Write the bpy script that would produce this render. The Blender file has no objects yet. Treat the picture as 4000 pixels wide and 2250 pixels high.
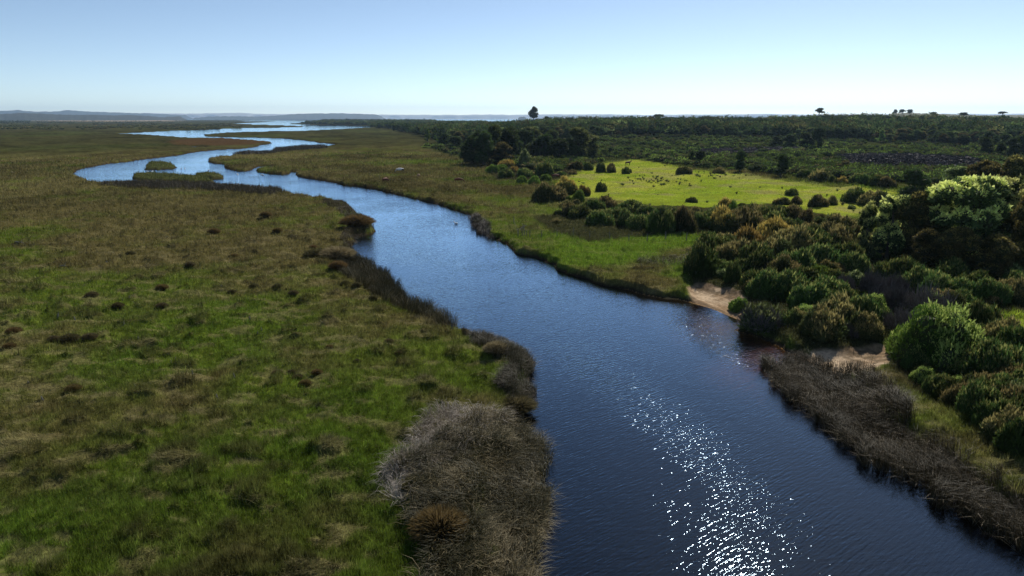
import bpy, math, random
import numpy as np
from mathutils import Vector, Matrix
random.seed(7)
RNG = np.random.default_rng(11)
S = bpy.context.scene
COL = S.collection

# ------------------------------------------------------------------ camera
CAM_H = 20.0; PITCH = 13.8; F = 2700.0          # F in pixels of a 4000 px wide picture
cd = bpy.data.cameras.new('camera'); cam = bpy.data.objects.new('camera', cd); COL.objects.link(cam)
cam.location = (0, 0, CAM_H); cam.rotation_euler = (math.radians(90-PITCH), 0, 0)
cd.sensor_width = 36; cd.lens = 36*F/4000; cd.clip_start = 0.5; cd.clip_end = 90000
S.camera = cam
# ------------------------------------------------------------------ sky, sun, exposure
SUN_EL, SUN_AZ = 39.0, 26.0                      # azimuth clockwise from +Y
w = bpy.data.worlds.new('World'); S.world = w; w.use_nodes = True
nt = w.node_tree; nt.nodes.clear()
sky = nt.nodes.new('ShaderNodeTexSky'); sky.sky_type = 'NISHITA'; sky.sun_disc = False
sky.sun_elevation = math.radians(SUN_EL); sky.sun_rotation = math.radians(SUN_AZ)
sky.altitude = 20; sky.air_density = 0.5; sky.dust_density = 0.12; sky.ozone_density = 1.5
bg = nt.nodes.new('ShaderNodeBackground'); bg.inputs[1].default_value = 0.112
wo = nt.nodes.new('ShaderNodeOutputWorld')
tint = nt.nodes.new('ShaderNodeMix'); tint.data_type = 'RGBA'; tint.blend_type = 'MULTIPLY'; tint.inputs[0].default_value = 1
tint.inputs[7].default_value = (1.25, 1.19, 1.06, 1)
nt.links.new(sky.outputs[0], tint.inputs[6]); nt.links.new(tint.outputs[2], bg.inputs[0]); nt.links.new(bg.outputs[0], wo.inputs[0])
sd_ = bpy.data.lights.new('sun', 'SUN'); sun = bpy.data.objects.new('sun', sd_); COL.objects.link(sun)
sd_.energy = 5.0; sd_.angle = math.radians(0.5); sd_.color = (1, .95, .86)
a, e = math.radians(SUN_AZ), math.radians(SUN_EL)
sdir = Vector((math.sin(a)*math.cos(e), math.cos(a)*math.cos(e), math.sin(e)))
sun.rotation_euler = sdir.to_track_quat('Z', 'Y').to_euler()
S.cycles.sample_clamp_direct = 25
S.view_settings.view_transform = 'Standard'; S.view_settings.look = 'None'
S.view_settings.gamma = 1; S.view_settings.exposure = 0.1

# ------------------------------------------------------------------ noise and geometry helpers
def _h(ix, iy, seed):
    n = (ix.astype(np.int64)*374761393 + iy.astype(np.int64)*668265263 + seed*1442695041) & 0xffffffff
    n = ((n ^ (n >> 13))*1274126177) & 0xffffffff
    n = ((n ^ (n >> 16))*2246822519) & 0xffffffff
    return ((n ^ (n >> 15)) & 0xffffff)/16777215.0
def vnoise(x, y, seed=0):
    x = np.asarray(x, float); y = np.asarray(y, float)
    ix = np.floor(x); iy = np.floor(y); fx = x-ix; fy = y-iy
    fx = fx*fx*(3-2*fx); fy = fy*fy*(3-2*fy)
    a = _h(ix, iy, seed); b = _h(ix+1, iy, seed); c = _h(ix, iy+1, seed); d = _h(ix+1, iy+1, seed)
    return (a*(1-fx)+b*fx)*(1-fy)+(c*(1-fx)+d*fx)*fy
def fbm(x, y, o=4, seed=0):
    s = 0; amp = .5; t = 0
    for i in range(o):
        s = s+amp*vnoise(x*2**i+i*17.3, y*2**i-i*9.1, seed+i); t += amp; amp *= .5
    return s/t
def ss(a, b, x):
    t = np.clip((x-a)/(b-a), 0, 1); return t*t*(3-2*t)
def mixc(c0, c1, t):
    t = np.asarray(t)[..., None]; return c0*(1-t)+np.asarray(c1)*t
def elev(x, y):                                   # broad relief of the land
    x = np.asarray(x, float); y = np.asarray(y, float)
    s = x/np.maximum(y, 1)
    r = 9.5*ss(380, 880, y)*ss(-0.16, 0.22, s)*(1-ss(1100, 1700, y))*(y > 0)
    r = r + ss(420, 700, y)*ss(-.1, .1, s)*(1-ss(1400, 2000, y))*(1.3*np.sin(x/63+1)+.9*np.sin(x/27+y/80)+1.2*np.sin(y/47+x/150))
    return r + 0.6*ss(60, 160, y)*ss(0.1, .5, s)
cp, sp = math.cos(math.radians(PITCH)), math.sin(math.radians(PITCH))
def ray(px, py):
    u = (px-2000)/F; v = -(py-1125)/F
    return np.array([u, cp+v*sp, -sp+v*cp])       # forward, unnormalised with depth 1
def _s(a, b, x):
    t = min(1, max(0, (x-a)/(b-a))); return t*t*(3-2*t)
def elev1(x, y):
    s = x/max(y, 1)
    return 9.5*_s(380, 880, y)*_s(-0.16, 0.22, s)*(1-_s(1100, 1700, y))*(y > 0)+_s(420, 700, y)*_s(-.1, .1, s)*(1-_s(1400, 2000, y))*(1.3*math.sin(x/63+1)+.9*math.sin(x/27+y/80)+1.2*math.sin(y/47+x/150))+0.6*_s(60, 160, y)*_s(0.1, .5, s)
def P(px, py):                                    # where a sight line meets the land
    d = ray(px, py).tolist(); t = 18.0
    if d[2] >= -1e-4: t = 9000.; return np.array([d[0]*t, d[1]*t, 0.5])
    while t < 30000:
        if CAM_H+d[2]*t < elev1(d[0]*t, d[1]*t): break
        t *= 1.01
    lo, hi = t/1.01, t
    for _ in range(20):
        m = (lo+hi)/2
        if CAM_H+d[2]*m < elev1(d[0]*m, d[1]*m): hi = m
        else: lo = m
    return np.array([d[0]*hi, d[1]*hi, CAM_H+d[2]*hi])
def at_range(px, py, r):
    d = ray(px, py); t = r/math.hypot(d[0], d[1]); return np.array([d[0]*t, d[1]*t, CAM_H+d[2]*t])
def project(x, y, z):
    zz = z-CAM_H; dep = y*cp - zz*sp; up = y*sp + zz*cp
    return 2000+F*x/dep, 1125-F*up/dep, dep
OV = 4000/2576
c0 = lambda x, y: (x*OV, y*OV)
c1 = lambda x, y: (x/1.7173, 380+y/1.7173)
c2 = lambda x, y: (1200+x/1.84, 380+y/1.84)
c3 = lambda x, y: (2500+x/1.7173, 380+y/1.7173)
c4 = lambda x, y: (2500+x/1.7047, 850+y/1.7047)
def poly(f, pts): return [tuple(P(*f(*p))[:2]) for p in pts]
def poly_sd(pl, X, Y):                            # signed distance, positive inside
    pl = np.array(pl); n = len(pl)
    if X.size < 64:
        a_, b_ = pl, np.roll(pl, -1, 0); X_, Y_ = X.ravel()[:, None], Y.ravel()[:, None]
        e_ = b_-a_; wx, wy = X_-a_[:, 0], Y_-a_[:, 1]
        t = np.clip((wx*e_[:, 0]+wy*e_[:, 1])/((e_**2).sum(1)+1e-9), 0, 1)
        D = np.sqrt(((wx-e_[:, 0]*t)**2+(wy-e_[:, 1]*t)**2).min(1))
        with np.errstate(divide='ignore', invalid='ignore'):
            c = ((a_[:, 1] > Y_) != (b_[:, 1] > Y_)) & (X_ < e_[:, 0]*(Y_-a_[:, 1])/e_[:, 1]+a_[:, 0])
        return np.where(c.sum(1) % 2 == 1, D, -D).reshape(X.shape)
    D = np.full(X.shape, 1e9); ins = np.zeros(X.shape, bool)
    for i in range(n):
        ax, ay = pl[i]; bx, by = pl[(i+1) % n]
        ex, ey = bx-ax, by-ay; wx, wy = X-ax, Y-ay
        t = np.clip((wx*ex+wy*ey)/(ex*ex+ey*ey+1e-9), 0, 1)
        D = np.minimum(D, (wx-ex*t)**2+(wy-ey*t)**2)
        if ay != by:
            c = (ay > Y) != (by > Y)
            ins ^= c & (X < (bx-ax)*(Y-ay)/(by-ay)+ax)
    D = np.sqrt(D); return np.where(ins, D, -D)
def mesh_np(name, V, quads=None, tris=None, C=None, smooth=False):
    me = bpy.data.meshes.new(name); V = np.asarray(V, np.float32)
    me.vertices.add(len(V)); me.vertices.foreach_set('co', V.ravel())
    idx = []; st = []; k = 0
    if tris is not None and len(tris):
        idx.append(np.asarray(tris).ravel()); st.append(np.arange(len(tris))*3); k = len(tris)*3
    if quads is not None and len(quads):
        idx.append(np.asarray(quads).ravel()); st.append(k+np.arange(len(quads))*4)
    idx = np.concatenate(idx).astype(np.int32); st = np.concatenate(st).astype(np.int32)
    me.loops.add(len(idx)); me.loops.foreach_set('vertex_index', idx)
    me.polygons.add(len(st)); me.polygons.foreach_set('loop_start', st)
    if C is not None:
        at = me.color_attributes.new('Col', 'FLOAT_COLOR', 'POINT')
        C = np.asarray(C, np.float32)
        at.data.foreach_set('color', np.concatenate([C, np.ones((len(C), 1), np.float32)], 1).ravel())
    me.update(calc_edges=True)
    me.polygons.foreach_set('use_smooth', np.full(len(st), smooth))
    return me
def obj(name, me, m=None, parent=None, loc=None):
    if m and not me.materials: me.materials.append(m)
    o = bpy.data.objects.new(name, me); COL.objects.link(o)
    if parent: o.parent = parent
    if loc is not None: o.location = loc
    return o
def tag(o, label=None, cat=None, group=None, kind=None):
    for k, v in (('label', label), ('category', cat), ('group', group), ('kind', kind)):
        if v: o[k] = v
    return o

# ------------------------------------------------------------------ materials
def nodes(name):
    m = bpy.data.materials.new(name); m.use_nodes = True; t = m.node_tree; t.nodes.clear()
    o = t.nodes.new('ShaderNodeOutputMaterial'); return m, t, o
def N(t, ty, **k):
    n = t.nodes.new(ty)
    for a_, v in k.items():
        if a_.startswith('i_'): n.inputs[a_[2:]].default_value = v
        else: setattr(n, a_, v)
    return n
def leafy(name, trans=0.3, rough=.6, spec=.25, objvar=.35, gain=1.):
    m, t, o = nodes(name); L = t.links.new
    at = N(t, 'ShaderNodeAttribute', attribute_name='Col')
    oi = N(t, 'ShaderNodeObjectInfo')
    mr = N(t, 'ShaderNodeMapRange'); mr.inputs[3].default_value = gain*(1-objvar); mr.inputs[4].default_value = gain*(1+objvar)
    L(oi.outputs['Random'], mr.inputs[0])
    hs = N(t, 'ShaderNodeHueSaturation'); L(at.outputs['Color'], hs.inputs['Color']); L(mr.outputs[0], hs.inputs['Value'])
    mh = N(t, 'ShaderNodeMapRange'); mh.inputs[3].default_value = .495; mh.inputs[4].default_value = .52
    L(oi.outputs['Random'], mh.inputs[0]); L(mh.outputs[0], hs.inputs['Hue'])
    b = N(t, 'ShaderNodeBsdfPrincipled'); b.inputs['Roughness'].default_value = rough
    b.inputs['Specular IOR Level'].default_value = spec
    tr = N(t, 'ShaderNodeBsdfTranslucent'); L(hs.outputs[0], b.inputs['Base Color']); L(hs.outputs[0], tr.inputs[0])
    mx = N(t, 'ShaderNodeMixShader'); mx.inputs[0].default_value = trans
    L(b.outputs[0], mx.inputs[1]); L(tr.outputs[0], mx.inputs[2]); L(mx.outputs[0], o.inputs[0]); return m
def plain(name, c0_, c1_, scale=3, rough=.85, bump=.3, spec=.3):
    m, t, o = nodes(name); L = t.links.new
    tc = N(t, 'ShaderNodeTexCoord'); n = N(t, 'ShaderNodeTexNoise'); n.inputs['Scale'].default_value = scale
    n.inputs['Detail'].default_value = 6; L(tc.outputs['Object'], n.inputs['Vector'])
    r = N(t, 'ShaderNodeValToRGB'); r.color_ramp.elements[0].position = .35; r.color_ramp.elements[1].position = .65
    r.color_ramp.elements[0].color = (*c0_, 1); r.color_ramp.elements[1].color = (*c1_, 1)
    b = N(t, 'ShaderNodeBsdfPrincipled'); b.inputs['Roughness'].default_value = rough
    b.inputs['Specular IOR Level'].default_value = spec
    bm_ = N(t, 'ShaderNodeBump'); bm_.inputs['Strength'].default_value = bump; bm_.inputs['Distance'].default_value = .05
    L(n.outputs[0], r.inputs[0]); L(r.outputs[0], b.inputs['Base Color']); L(n.outputs[0], bm_.inputs['Height'])
    L(bm_.outputs[0], b.inputs['Normal']); L(b.outputs[0], o.inputs[0]); return m
M_LEAF = leafy('foliage', .38, .6, .05, .35, 2.15)
M_MASS = leafy('foliage_mass', .28, .8, 0, 0, 2.4)
M_GRASS = leafy('grass_blades', .38, .8, 0, 0, 1.65)
M_REED = leafy('reed_stems', .15, .6, .2, 0)
M_TWIG = leafy('dead_twigs', 0, .8, .2, .25)
M_BARK = plain('bark', (.05, .04, .03), (.14, .12, .1), 6)
M_WOOD = plain('weathered_wood', (.06, .055, .045), (.26, .24, .21), 9)
# ground: vertex colour of the land cover, broken up by fine procedural noise
M_GROUND, t, o = nodes('ground'); L = t.links.new
at = N(t, 'ShaderNodeAttribute', attribute_name='Col'); tc = N(t, 'ShaderNodeTexCoord')
n1 = N(t, 'ShaderNodeTexNoise'); n1.inputs['Scale'].default_value = 3.1; n1.inputs['Detail'].default_value = 8; n1.inputs['Roughness'].default_value = .7
L(tc.outputs['Object'], n1.inputs['Vector'])
mr = N(t, 'ShaderNodeMapRange'); mr.inputs[1].default_value = .3; mr.inputs[2].default_value = .7; mr.inputs[3].default_value = .68; mr.inputs[4].default_value = 1.7
L(n1.outputs[0], mr.inputs[0])
hs = N(t, 'ShaderNodeHueSaturation'); L(at.outputs['Color'], hs.inputs['Color']); L(mr.outputs[0], hs.inputs['Value'])
b = N(t, 'ShaderNodeBsdfPrincipled'); b.inputs['Roughness'].default_value = 1; b.inputs['Specular IOR Level'].default_value = 0
L(hs.outputs[0], b.inputs['Base Color'])
bp = N(t, 'ShaderNodeBump'); bp.inputs['Strength'].default_value = .6; bp.inputs['Distance'].default_value = .12
L(n1.outputs[0], bp.inputs['Height']); L(bp.outputs[0], b.inputs['Normal']); L(b.outputs[0], o.inputs[0])
# water: mirror by Fresnel over a clear tea-brown body
M_WATER, t, o = nodes('water'); L = t.links.new
tc = N(t, 'ShaderNodeTexCoord')
def ripples(angle, stretch, scale, detail, dist):  # crests run along `angle` from the X axis
    vr = N(t, 'ShaderNodeVectorRotate', rotation_type='Z_AXIS'); vr.inputs['Angle'].default_value = -math.radians(angle)
    mp = N(t, 'ShaderNodeMapping'); mp.inputs['Scale'].default_value = (stretch, 1, 1)
    nz = N(t, 'ShaderNodeTexNoise'); nz.inputs['Scale'].default_value = scale; nz.inputs['Detail'].default_value = detail
    nz.inputs['Roughness'].default_value = .5; nz.inputs['Distortion'].default_value = dist
    L(tc.outputs['Object'], vr.inputs['Vector']); L(vr.outputs[0], mp.inputs[0]); L(mp.outputs[0], nz.inputs['Vector']); return nz
wa = ripples(38, .14, 6.8, 1, .3); wb = ripples(6, .2, 5.0, 1, .3); wd = ripples(60, .5, 12.0, 1, 0)
wc = N(t, 'ShaderNodeTexNoise'); wc.inputs['Scale'].default_value = .05; wc.inputs['Detail'].default_value = 3
L(tc.outputs['Object'], wc.inputs['Vector'])
gust = N(t, 'ShaderNodeMapRange'); gust.inputs[1].default_value = .35; gust.inputs[2].default_value = .65; gust.inputs[3].default_value = .6; gust.inputs[4].default_value = 1.1
L(wc.outputs[0], gust.inputs[0])
ad = N(t, 'ShaderNodeMath', operation='MULTIPLY_ADD'); L(wb.outputs[0], ad.inputs[0]); ad.inputs[1].default_value = .38; L(wa.outputs[0], ad.inputs[2])
ad2 = N(t, 'ShaderNodeMath', operation='MULTIPLY_ADD'); L(wd.outputs[0], ad2.inputs[0]); ad2.inputs[1].default_value = .14; L(ad.outputs[0], ad2.inputs[2])
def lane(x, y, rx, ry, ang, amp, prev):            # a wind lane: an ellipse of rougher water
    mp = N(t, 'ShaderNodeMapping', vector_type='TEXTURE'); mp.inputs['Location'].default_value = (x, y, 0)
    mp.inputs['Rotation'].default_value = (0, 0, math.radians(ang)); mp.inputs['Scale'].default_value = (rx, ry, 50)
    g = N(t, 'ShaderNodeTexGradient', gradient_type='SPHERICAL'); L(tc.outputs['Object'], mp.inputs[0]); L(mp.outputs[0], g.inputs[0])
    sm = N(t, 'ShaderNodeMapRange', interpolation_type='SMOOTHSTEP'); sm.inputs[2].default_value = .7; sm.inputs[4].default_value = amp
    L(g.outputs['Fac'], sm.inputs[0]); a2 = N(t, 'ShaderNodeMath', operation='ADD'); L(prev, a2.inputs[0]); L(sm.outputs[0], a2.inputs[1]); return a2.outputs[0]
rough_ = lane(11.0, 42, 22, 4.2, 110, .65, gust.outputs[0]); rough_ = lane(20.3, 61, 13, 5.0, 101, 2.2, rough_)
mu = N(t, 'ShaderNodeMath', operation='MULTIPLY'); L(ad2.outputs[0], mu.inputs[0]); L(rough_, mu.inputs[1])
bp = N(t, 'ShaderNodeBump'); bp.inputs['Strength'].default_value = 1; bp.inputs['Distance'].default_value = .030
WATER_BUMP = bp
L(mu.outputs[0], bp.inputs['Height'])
fr = N(t, 'ShaderNodeFresnel'); fr.inputs['IOR'].default_value = 1.33; L(bp.outputs[0], fr.inputs['Normal'])
gl = N(t, 'ShaderNodeBsdfGlossy', distribution='BECKMANN'); gl.inputs['Roughness'].default_value = .06; gl.inputs['Color'].default_value = (.64, .82, 1, 1); L(bp.outputs[0], gl.inputs['Normal'])
tp = N(t, 'ShaderNodeBsdfTransparent'); tp.inputs[0].default_value = (.62, .42, .22, 1)
mx = N(t, 'ShaderNodeMixShader'); fm_ = N(t, 'ShaderNodeMath', operation='MULTIPLY', use_clamp=True); L(fr.outputs[0], fm_.inputs[0]); fm_.inputs[1].default_value = 2.0; L(fm_.outputs[0], mx.inputs[0]); L(tp.outputs[0], mx.inputs[1]); L(gl.outputs[0], mx.inputs[2]); L(mx.outputs[0], o.inputs[0])

# ------------------------------------------------------------------ outlines of river, islands, land cover (world metres)
east = poly(c0, [(2620,1330),(2500,1260),(2400,1190),(2300,1120),(2200,1040),(2130,985),(2070,935),(2030,907),(1970,890),(1940,868),(1900,850),(1860,830),(1850,802),(1800,780),(1742,758),(1700,752),(1640,745),(1580,730),(1500,712),(1440,695),(1400,680),(1385,665),(1350,652),(1300,637),(1270,612),(1240,600),(1222,592),(1205,580),(1190,560),(1185,540),(1150,530),(1100,516),(1050,503),(1000,490),(960,480),(895,468)])
up_r = poly(c1, [(2300,592),(2240,577),(2150,557),(2050,542),(1985,528),(1975,510),(2010,497),(1960,500),(1950,512),(1900,519),(1800,513),(1720,501),(1712,490),(1760,481),(1840,476),(1840,463),(1720,462),(1680,490),(1640,498),(1560,494),(1500,477),(1500,462),(1540,451),(1430,446),(1390,436),(1390,415),(1460,403),(1540,398),(1600,379),(1680,374),(1740,379),(1830,373),(1840,352),(1920,344),(2050,333),(2150,330),(2200,331),(2255,322),(2250,318),(2150,305),(2050,291),(1950,281),(1800,273),(1600,269),(1450,266),(1375,263),(1375,252),(1500,240),(1700,231),(2000,228),(2300,213),(2480,203),(2490,193),(2300,187),(2150,187),(2000,181),(1950,180),(1945,176),(2050,171),(2150,173),(2160,161)])
up_l = poly(c1, [(1850,162),(1750,168),(1550,177),(1700,182),(1950,190),(2060,197),(1980,202),(1700,206),(1500,212),(1330,221),(1100,228),(880,240),(770,245),(850,247),(980,252),(1150,265),(1250,272),(1500,277),(1700,291),(1820,301),(1830,310),(1750,321),(1690,336),(1600,346),(1480,352),(1350,364),(1270,376),(1220,387),(1120,399),(980,417),(880,432),(760,443),(640,462),(560,477),(495,492),(500,502),(470,516),(530,541),(590,556),(600,571),(690,586),(720,582),(800,583),(900,580),(1050,581),(1150,583),(1350,592),(1440,596),(1600,604),(1750,618),(1870,628),(1920,645),(2000,662),(2100,682),(2180,678),(2220,690),(2310,722)])
west = poly(c0, [(890,532),(905,548),(925,556),(936,572),(930,588),(912,594),(893,598),(885,625),(875,650),(862,680),(880,700),(925,732),(970,765),(1010,790),(1080,812),(1130,832),(1180,858),(1230,862),(1290,880),(1325,905),(1338,935),(1325,965),(1322,1000),(1290,1060),(1275,1150),(1240,1280),(1225,1449)])
RIVER = [(28, -5), (24, -100), (0, -400), (-40, -400), (-14, -100), (-3, 5)][:3]+[]
RIVER = east+up_r+up_l+west+[(-3, 8), (-14, -100), (-60, -400), (0, -400), (24, -100), (29, 8)]
ISLES = [poly(c1, q) for q in (
    [(957,470),(965,447),(1000,437),(1080,437),(1160,447),(1183,467),(1170,482),(1050,488),(960,486)],
    [(875,542),(890,521),(960,518),(1050,512),(1150,523),(1300,535),(1400,548),(1440,572),(1330,574),(1150,569),(1000,561),(900,556)],
    [(1305,524),(1350,518),(1450,518),(1490,530),(1490,546),(1420,551),(1330,537)])]
POOLS = [poly(c1, q) for q in ([(1240,332),(1330,331),(1400,335),(1400,339),(1290,338)],
    [(900,148),(1300,146),(1700,149),(2150,150),(2150,153),(1700,152.5),(1300,150),(900,150.5)],
    [(1600,157),(1900,155),(2150,157),(2150,161),(1850,162),(1650,161)])]
COAST = [(-30000, 9500), (-6000, 9500), (-2500, 8200), (-900, 6500), (-300, 4600), (600, 3600), (2000, 2700), (3500, 2300), (30000, 2000), (30000, 30000), (-30000, 30000)]
SPIT = [(-1500, 5600), (400, 4300), (1500, 3500), (4000, 3000), (4000, 3150), (1500, 3700), (400, 4600), (-1400, 6000)]
PASTURE = poly(c0, [(1425,452),(1470,432),(1530,414),(1600,406),(1660,415),(1730,434),(1800,437),(1900,450),(2000,466),(2100,476),(2200,483),(2262,492),(2240,512),(2180,545),(2120,566),(2000,566),(1900,545),(1800,550),(1700,548),(1600,532),(1530,512),(1470,505),(1440,478),(1400,462)])
PATCH = poly(c0, [(2490,818),(2560,812),(2640,815),(2680,850),(2640,885),(2560,885),(2520,860)])
BEACHES = [poly(c0, [(1738,757),(1730,738),(1760,728),(1830,740),(1872,762),(1885,795),(1850,806)]),
           poly(c0, [(1990,915),(2050,895),(2120,896),(2200,890),(2245,890),(2235,925),(2190,950),(2130,958),(2060,938)])]
def beach_sd(X, Y): return np.maximum(poly_sd(BEACHES[0], X, Y), poly_sd(BEACHES[1], X, Y))
RED = poly(c1, [(1150,325),(1160,290),(1300,282),(1600,280),(1800,297),(1830,305),(1700,325),(1500,330),(1250,328)])
MARSH = poly(c0, [(940,322),(1060,322),(1120,340),(1060,375),(900,372),(800,350),(500,345),(700,335)])
TANFLAT = poly(c1, [(150,152),(600,150),(1100,154),(1250,160),(700,163),(250,160)])
SCRUB = poly(c0, [(1060,372),(1150,345),(1600,345),(2100,352),(2600,372),(2620,470),(2300,470),(2100,455),(1900,440),(1700,420),(1560,408),(1450,425),(1400,440),(1250,420),(1150,398)])
PURPLE = poly(c3, [(1330,410),(1500,405),(1800,410),(2050,420),(2260,440),(2280,490),(2100,505),(1900,508),(1700,505),(1500,490),(1380,470)])
PURPLE2 = poly(c3, [(380,375),(560,365),(800,362),(1050,355),(1090,362),(900,385),(700,392),(500,400),(400,400)])
THICKETS = [poly(c4, [(330,470),(300,380),(420,260),(560,170),(900,130),(1200,190),(1600,200),(1900,200),(2700,200),(2700,680),(2300,690),(2330,760),(2400,900),(2700,1000),(2700,1500),(2500,1500),(2150,1350),(1800,1150),(1640,1040),(1650,870),(1500,930),(1250,950),(1060,900),(900,820),(720,740),(640,640),(720,560),(560,520),(400,480)]),
            poly(c3, [(-700,820),(-500,800),(0,740),(440,760),(900,740),(1150,800),(1450,840),(1500,990),(900,970),(500,960),(50,950),(-350,1000),(-600,930)]),
            poly(c2, [(1370,610),(1300,540),(1500,480),(1830,470),(2000,500),(1860,580),(1800,610),(1600,620)]),
            poly(c2, [(1120,500),(1150,420),(1400,380),(1900,380),(2120,440),(1900,480),(1500,510),(1250,520)])]
def water_sd(X, Y):
    R = np.hypot(X, Y)
    w_ = poly_sd(RIVER, X, Y)
    for q in POOLS: w_ = np.maximum(w_, poly_sd(q, X, Y))
    for q in ISLES: w_ = np.minimum(w_, -poly_sd(q, X, Y))
    c = np.minimum(poly_sd(COAST, X, Y), -poly_sd(SPIT, X, Y)); w_ = np.maximum(w_, c)
    k = 1+ss(90, 600, R)*3
    e_ = (fbm(X/2.2, Y/2.2, 4, 5)-.5)*1.7+(fbm(X/(4*k), Y/(4*k), 3, 9)-.5)*1.7*k
    return w_ + e_*(1-ss(-.2, .5, beach_sd(X, Y))*.9)
def height(X, Y, wsd=None):
    if wsd is None: wsd = water_sd(X, Y)
    d = -wsd; R = np.hypot(X, Y)
    beach = ss(-1.0, 1.5, beach_sd(X, Y))
    lump = (fbm(X/.9, Y/.9, 3, 21)-.5)*.42+(fbm(X/6, Y/6, 3, 22)-.5)*.5
    past = ss(-1, 2, poly_sd(PASTURE, X, Y)); lump = lump*(1-.75*past)
    tuss = ss(.60, .74, fbm(X/2.2, Y/2.2, 3, 31))*.28*(1-past)
    bank = (.45+.75*fbm(X/3.5, Y/3.5, 3, 67))*ss(0, .5+.9*fbm(X/2.5, Y/2.5, 2, 68), d)+lump*ss(.3, 2, d)+tuss*ss(.5, 2, d)*(1-ss(150, 400, R)*.5)
    sand = .45*ss(0, 9, d)+lump*.12
    land = bank*(1-beach)+sand*beach
    bed = -np.minimum(1.7, np.maximum(-d, 0)*.32)*ss(0, 1.2, -d)-.03*(d < 0)
    bed_b = -np.minimum(1.7, np.maximum(-d, 0)*.07)
    nb = ss(-9, -2, beach_sd(X, Y))
    bed = bed*(1-nb)+bed_b*nb
    return np.where(d > 0, land+elev(X, Y), bed)
A = np.array
def cover(X, Y, wsd, seed=0):
    """real colours of the land cover"""
    R = np.hypot(X, Y); az = X/np.maximum(Y, 1)
    n1 = fbm(X/14, Y/14, 4, 41); n2 = fbm(X/3.2, Y/3.2, 4, 42); n3 = fbm(X/60, Y/45, 3, 43); n4 = fbm(X/.7, Y/.7, 3, 44)
    far = ss(60, 190, R)
    green = mixc(np.broadcast_to(A([.050, .088, .009]), X.shape+(3,)), [.096, .116, .016], n2)
    brown = mixc(np.broadcast_to(A([.062, .054, .017]), X.shape+(3,)), [.125, .102, .040], n4)
    left = ss(.1, -.55, az)
    g = ss(.38, .62, n1*.5+n2*.25+n3*.25 + .03 - left*far*.16 - .02*far)
    c = (brown*(1-g[..., None])+green*g[..., None])*(.85-.15*far[..., None])
    dry = ss(.56, .66, fbm(X/2.1+3, Y/1.2, 4, 51))*(1-far*.7)*.65
    c = mixc(c, [.15, .122, .06], dry*.6)
    dk = ss(.60, .74, fbm(X/2.2, Y/2.2, 3, 31)); c = mixc(c, [.044, .036, .016], dk*.6)
    mot = fbm(X/9+2, Y/16, 5, 55)*.6+fbm(X/40, Y/70, 5, 56)*.4
    # far marsh flats
    fm = ss(330, 620, R)
    marsh = mixc(np.broadcast_to(A([.027, .028, .010]), X.shape+(3,)), [.045, .042, .015], n3); marsh = mixc(marsh, [.038, .044, .013], ss(.5, .7, fbm(X/90, Y/160, 3, 47)))
    c = c*(1-fm[..., None])+marsh*fm[..., None]
    mic = vnoise(X/.2, Y/.2, 57)*.5+vnoise(X/.6, Y/.6, 58)*.5
    c = c*(1+(mot-.5)*2.2*ss(70, 250, R)+(mic-.5)*1.1*(1-ss(60, 140, R)))[..., None]
    for q_ in ISLES: c = mixc(c, [.045, .052, .016], ss(-1, 1, poly_sd(q_, X, Y))*.8)
    # right bank turf
    rb = ss(.02, .1, az)*(1-ss(150, 260, R))
    c = mixc(c, [.078, .120, .012], rb*.85*ss(.3, .55, n1))
    def z(q, s, col, v=1): return ss(-s, s, poly_sd(q, X, Y)+(n2-.5)*3*s)*v, col
    for q, s, col, v in ((SCRUB, 5, [.028, .034, .009], .92), (PURPLE, 4, [.045, .034, .032], .9), (PURPLE2, 4, [.045, .034, .032], .9),
                         (RED, 6, [.065, .034, .016], .7), (TANFLAT, 60, [.30, .22, .13], .9), (PATCH, 1, [.20, .23, .024], .9)):
        wgt, col = z(q, s, col, v); c = mixc(c, col, wgt)
    wgt, _ = z(PASTURE, 2.6, None)
    pc = mixc(np.broadcast_to(A([.165, .205, .018]), X.shape+(3,)), [.225, .235, .032], ss(.35, .65, n1)); pc = mixc(pc, [.12, .16, .02], ss(.58, .7, n2)*.5)
    pc = mixc(pc, [.20, .17, .07], ss(.52, .7, fbm(X/9, Y/9, 3, 61))*.55); pc = pc*(.8+.4*fbm(X/5, Y/5, 5, 63))[..., None]
    c = c*(1-wgt[..., None])+pc*wgt[..., None]
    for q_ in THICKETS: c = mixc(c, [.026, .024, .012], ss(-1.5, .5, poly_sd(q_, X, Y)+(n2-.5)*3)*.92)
    d = -wsd
    c = mixc(c, [.028, .020, .013], ss(.5, .2, d)*(1-ss(400, 900, R)))        # bare peat of the cut bank
    bs = beach_sd(X, Y)+(n2-.5)*1.5
    sand = mixc(np.broadcast_to(A([.40, .30, .20]), X.shape+(3,)), [.22, .15, .09], ss(.45, .65, n2))
    lit = ss(.35, .6, fbm(X/.5, Y/.5, 4, 66))*ss(1.6, 4.5, d+(n2-.5)*3); sand = mixc(sand, [.11, .08, .05], lit*.85); sand = mixc(sand, [.17, .115, .07], ss(.7, .1, d))
    k = ss(-.3, .3, bs)[..., None]; c = c*(1-k)+sand*k
    bed = A([.02, .013, .008])+np.zeros(X.shape+(3,))
    nb = ss(-9, -2, bs)[..., None]; bed = bed*(1-nb)+A([.44, .26, .10])*nb
    c = np.where((wsd > 0)[..., None], bed, c)
    return c

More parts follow.
